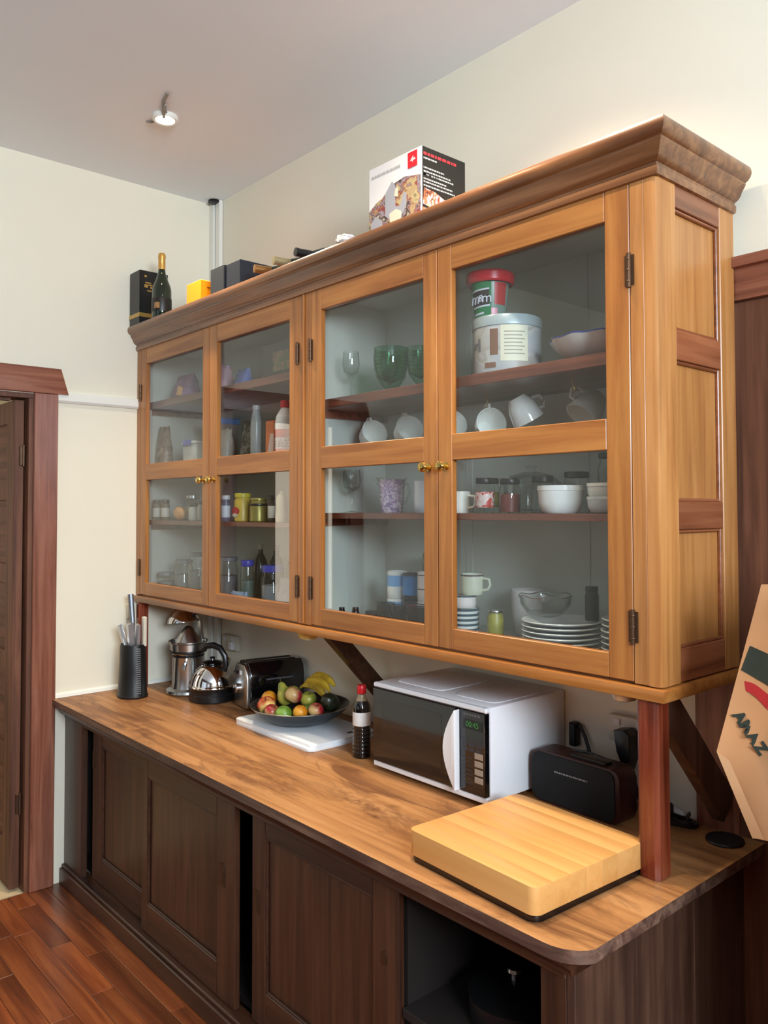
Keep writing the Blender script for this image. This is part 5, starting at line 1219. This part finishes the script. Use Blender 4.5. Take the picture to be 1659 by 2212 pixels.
def socket(x0, x1, z0, z1, label, holes=True):
    t = thing('wall_socket', label, 'socket', ((x0+x1)/2, -.0, (z0+z1)/2))
    hw, hh = (x1-x0)/2, (z1-z0)/2
    bm = BM(); box(bm, (-hw, -.030, -hh), (hw, 0, hh), .004, seg=2); obj('socket_body', bm, M_SOCKET, t)
    bm = BM(); box(bm, (-hw*.7, -.034, hh*.25), (-hw*.4, -.030, hh*.75), .001); obj('switch_rocker', bm, M_WHITEP, t)
    bm = BM(); box(bm, (hw*.4, -.034, hh*.25), (hw*.7, -.030, hh*.75), .001); obj('switch_rocker', bm, M_WHITEP, t)
    return t
s1 = socket(.150, .290, 1.020, 1.095, 'ivory double wall socket low in the back corner above the kettle')
bm = BM(); box(bm, (.03, -.052, -.03), (.065, -.030, .012), .004); obj('plug', bm, M_WHITEP, s1)
s2 = socket(2.500, 2.640, 1.035, 1.115, 'ivory double wall socket behind the radio and the right post')
pg = thing('black_plug', 'large black power plug in the wall socket behind the right post', 'plug', (2.585, -.0345, 1.055))
bm = BM(); prism(bm, [(-.030, .030), (.005, .036), (.024, .022), (.024, -.05), (.012, -.085), (-.002, -.065), (-.020, -.03)], -.055, 0, 'Y', bev=.005); obj('plug_body', bm, M_BLACK, pg)
bm = BM(); tube(bm, [(.014, -.03, -.075), (.03, -.03, -.12), (.05, -.04, -.165), (.09, -.05, -.188)], .005, 8); obj('lead', bm, M_BLACK, pg)
ls = thing('light_switch', 'ivory switch box on the left wall below the end of the cupboard', 'switch', (0, -.462, 1.236))
bm = BM(); box(bm, (0, -.020, -.034), (.022, .020, .034), .003, seg=2); obj('switch_body', bm, M_SOCKET, ls)
bm = BM(); box(bm, (.022, -.006, -.012), (.027, .006, .012), .001); obj('switch_rocker', bm, M_WHITEP, ls)
cd = thing('wall_flex', 'thin black flex looping down the wall between microwave and radio', 'cord', (2.385, -.012, 1.0))
bm = BM(); tube(bm, [(-.02, 0, .03), (.0, -.004, .055), (.02, -.004, .02), (.05, -.008, -.05), (.075, -.012, -.11), (.08, -.02, -.1345)], .006, 8); obj('flex', bm, M_BLACK, cd)
bm = BM(); box(bm, (-.035, -.018, -.015), (-.008, .01, .06), .004); obj('small_plug', bm, M_BLACK, cd)
cp2 = thing('coiled_lead', 'tangle of black lead lying on the worktop behind the right post', 'cord', (2.745, -.070, ZW))
pts = []
for i in range(64):
    a = i*.42; r_ = .030+.010*math.sin(i*.9); pts.append((r_*1.5*math.cos(a)+.02*math.sin(i*.21), r_*math.sin(a), .006+.022*(.5+.5*math.sin(i*.33))*(i/64)))
bm = BM(); tube(bm, pts, .005, 6); obj('flex', bm, M_BLACK, cp2)
bm = BM(); box(bm, (-.055, -.01, .0), (-.020, .03, .045), .006); obj('adaptor', bm, M_BLACK, cp2)
wk = thing('white_cloth', 'small white cloth scrap on the worktop against the back wall', 'cloth', (2.712, -.022, ZW))
bm = BM(); ball(bm, (0, 0, .012), .022, (1.6, .7, .55), 14); obj('cloth_fold', bm, M_WHITEC, wk)
pd = thing('black_disc', 'flat black round mat on the dark back corner of the worktop', 'mat', (2.895, -.085, ZW))
bm = BM(); lathe(bm, [(0, 0), (.048, 0), (.050, .003), (.048, .007), (.040, .005), (0, .005)], seg=28); obj('mat_body', bm, M_SATIN, pd)

# pots in the open end bay
def pot(x, y, z, r, h, label, rz):
    t = thing('cooking_pot', label, 'pot', (x, y, z), R(rz), 'pots in the open bay')
    bm = BM(); lathe(bm, [(0, 0), (r*.88, 0), (r*.95, .008), (r, h), (r*.97, h), (r*.92, .012), (0, .010)], seg=36); obj('pot_body', bm, M_SATIN, t)
    bm = BM(); lathe(bm, [(r*1.01, h), (r*1.02, h+.004), (r*.8, h+.018), (r*.3, h+.030), (0, h+.032)], seg=36); obj('pot_lid', bm, plain('dark_lid_enamel', S(16, 17, 18), .25), t)
    bm = BM(); lathe(bm, [(0, h+.03), (.010, h+.03), (.009, h+.045), (.020, h+.052), (.018, h+.060), (0, h+.062)], seg=20); obj('lid_knob', bm, M_STEEL, t)
    bm = BM(); tube(bm, [(r*.95, 0, h*.8), (r+.06, 0, h*.85), (r+.16, 0, h*.9)], [.010, .011, .012], 10); obj('pot_handle', bm, M_BLACK, t)
    return t
pot(2.570, -.560, .4405, .118, .075, 'dark lidded pan on the shelf of the open end bay', 140)
pot(2.690, -.290, .4405, .120, .115, 'dark lidded pot behind the pan in the open end bay', 60)
pot(2.600, -.420, .1005, .140, .130, 'large dark pot on the bottom of the open end bay', 100)

# ------------------------------------------------------------------ kraft paper bag hanging at the right
kb2 = thing('paper_bag', 'brown kraft paper bag hanging tilted right of the cupboard', 'bag', (3.190, -0.473, 1.320))
o_ = Vector((3.190, -0.473, 1.320))
P0, P1, P2 = Vector((3.165, -0.446, 1.580)), Vector((3.096, -0.517, 1.227)), Vector((3.164, -0.504, 1.061))
P3, P4 = Vector((3.382, -0.423, 1.088)), Vector((3.409, -0.343, 1.562))
back = Vector((.03, .115, .0))
bm = BM()
NU, NV = 8, 10
E0, E1 = P1+(P2-P1)*.35, None
def front(u, v):
    """u across, v up; left border runs P2 -> P1 -> P0"""
    k = .30
    left = P2+(P1-P2)*(v/k) if v < k else P1+(P0-P1)*((v-k)/(1-k))
    right = P3+(P4-P3)*v
    p_ = left+(right-left)*u
    bul = .018*math.sin(PI*min(1, u*1.1))*math.sin(PI*v)
    crease = .040*max(0, 1-abs(u-.20-.22*v)/.16)
    return p_+Vector((.35, -.9, .1)).normalized()*(bul+crease*.6+.004*math.sin(9*u+7*v))
G = [[bm.verts.new(front(i/NU, j/NV)-o_) for i in range(NU+1)] for j in range(NV+1)]
Bk = [[bm.verts.new(front(i/NU, j/NV)*1.0+back*(1-.75*(j/NV))-o_) for i in range(NU+1)] for j in range(NV+1)]
for j in range(NV):
    for i in range(NU):
        bm.faces.new((G[j][i], G[j][i+1], G[j+1][i+1], G[j+1][i])); bm.faces.new((Bk[j][i], Bk[j+1][i], Bk[j+1][i+1], Bk[j][i+1]))
    bm.faces.new((G[j][0], G[j+1][0], Bk[j+1][0], Bk[j][0])); bm.faces.new((G[j][NU], Bk[j][NU], Bk[j+1][NU], G[j+1][NU]))
for i in range(NU):
    bm.faces.new((G[0][i], Bk[0][i], Bk[0][i+1], G[0][i+1]))
M_KRAFT = plain('brown_kraft_paper', S(196, 142, 96), .75, bump=.15, bscale=25, var=.05, vscale=6)
obj('bag_body', bm, M_KRAFT, kb2, sharp=50)
from mathutils.bvhtree import BVHTree
_bag = bpy.data.objects['bag_body' if False else [c.name for c in kb2.children][0]]
_bv = BVHTree.FromPolygons([v.co.copy() for v in _bag.data.vertices], [list(p.vertices) for p in _bag.data.polygons])
_n = Vector((.392, -.914, .101)).normalized()
def on_paper(p_, lift):
    h = _bv.ray_cast(Vector(p_)-o_+_n*.2, -_n)
    return (h[0] if h[0] else Vector(p_)-o_)+_n*lift
def print_quad(name, q, m, lift=.0012, nu=8, nv=5, wav=0.0):
    a_, b_, c_, d_ = [Vector(p_) for p_ in q]
    bm = BM(); top = []; bot = []
    for j in range(nv+1):
        rt, rb_ = [], []
        for i in range(nu+1):
            u, v = i/nu, j/nv
            p_ = (a_.lerp(b_, u)).lerp(d_.lerp(c_, u), v)
            if wav: p_ += Vector((0, 0, wav*math.sin(7*u)))
            rt.append(bm.verts.new(on_paper(p_, lift))); rb_.append(bm.verts.new(on_paper(p_, lift-.004)))
        top.append(rt); bot.append(rb_)
    for j in range(nv):
        for i in range(nu):
            bm.faces.new((top[j][i], top[j][i+1], top[j+1][i+1], top[j+1][i]))
            bm.faces.new((bot[j][i], bot[j+1][i], bot[j+1][i+1], bot[j][i+1]))
    return obj(name, bm, m, kb2)
M_BAGG = plain('dark_green_bag_print', S(38, 46, 34), .7, var=.15, vscale=30)
print_quad('green_band', [(3.150, -0.472, 1.451), (3.207, -0.449, 1.427), (3.202, -0.456, 1.363), (3.135, -0.484, 1.399)], M_BAGG)
print_quad('red_ribbon', [(3.142, -0.483, 1.377), (3.218, -0.455, 1.345), (3.220, -0.459, 1.301), (3.145, -0.484, 1.357)], plain('red_bag_print', S(172, 30, 34), .7), .0016, wav=.004)
u_ = Vector((.058, .016, -.081)).normalized(); v_ = _n.cross(u_).normalized()
p_ = Vector((3.136, -0.497, 1.304))
for k, ch in enumerate('AMAZ'):
    hit = on_paper(p_+u_*(.002+k*.0228), .0034)
    M = Matrix.Translation(hit) @ Matrix((( u_.x, v_.x, _n.x, 0), (u_.y, v_.y, _n.y, 0), (u_.z, v_.z, _n.z, 0), (0, 0, 0, 1)))
    text('bag_letter', ch, .031, M_BAGG, kb2, M, .0012, bold=.0016)
fold = [(P1.x, P1.y, P1.z), (P2.x, P2.y, P2.z), (P2.x+.020, P2.y+.008, P2.z+.006), (P1.x+.024, P1.y+.008, P1.z-.016)]
print_quad('bottom_fold', [fold[0], fold[1], fold[2], fold[3]], plain('lit_kraft_fold', S(214, 164, 118), .75), .004, nu=8, nv=2)  # paler kraft paints the light caught along the bottom fold
bm = BM(); tube(bm, [Vector(q)-o_ for q in ((3.216, -0.401, 1.557), (3.297, -0.383, 1.593), (3.468, -.374, 1.607), (3.440, -.365, 1.590), (3.395, -0.347, 1.553))], .0045, 8); obj('cord_handle', bm, M_KRAFT, kb2)
ch = thing('coat_hook', 'small brass hook on the side of the added cupboard holding up the paper bag', 'hook', (3.4845, -.374, 1.600))
bm = BM(); lathe(bm, [(0, 0), (.012, 0), (.012, .003), (.004, .005), (.004, .014), (.009, .018), (.007, .023), (0, .024)], (0, 0, 0), 14, 0, Matrix.Rotation(R(-90), 4, 'Y')); obj('hook_peg', bm, M_BRASS, ch)
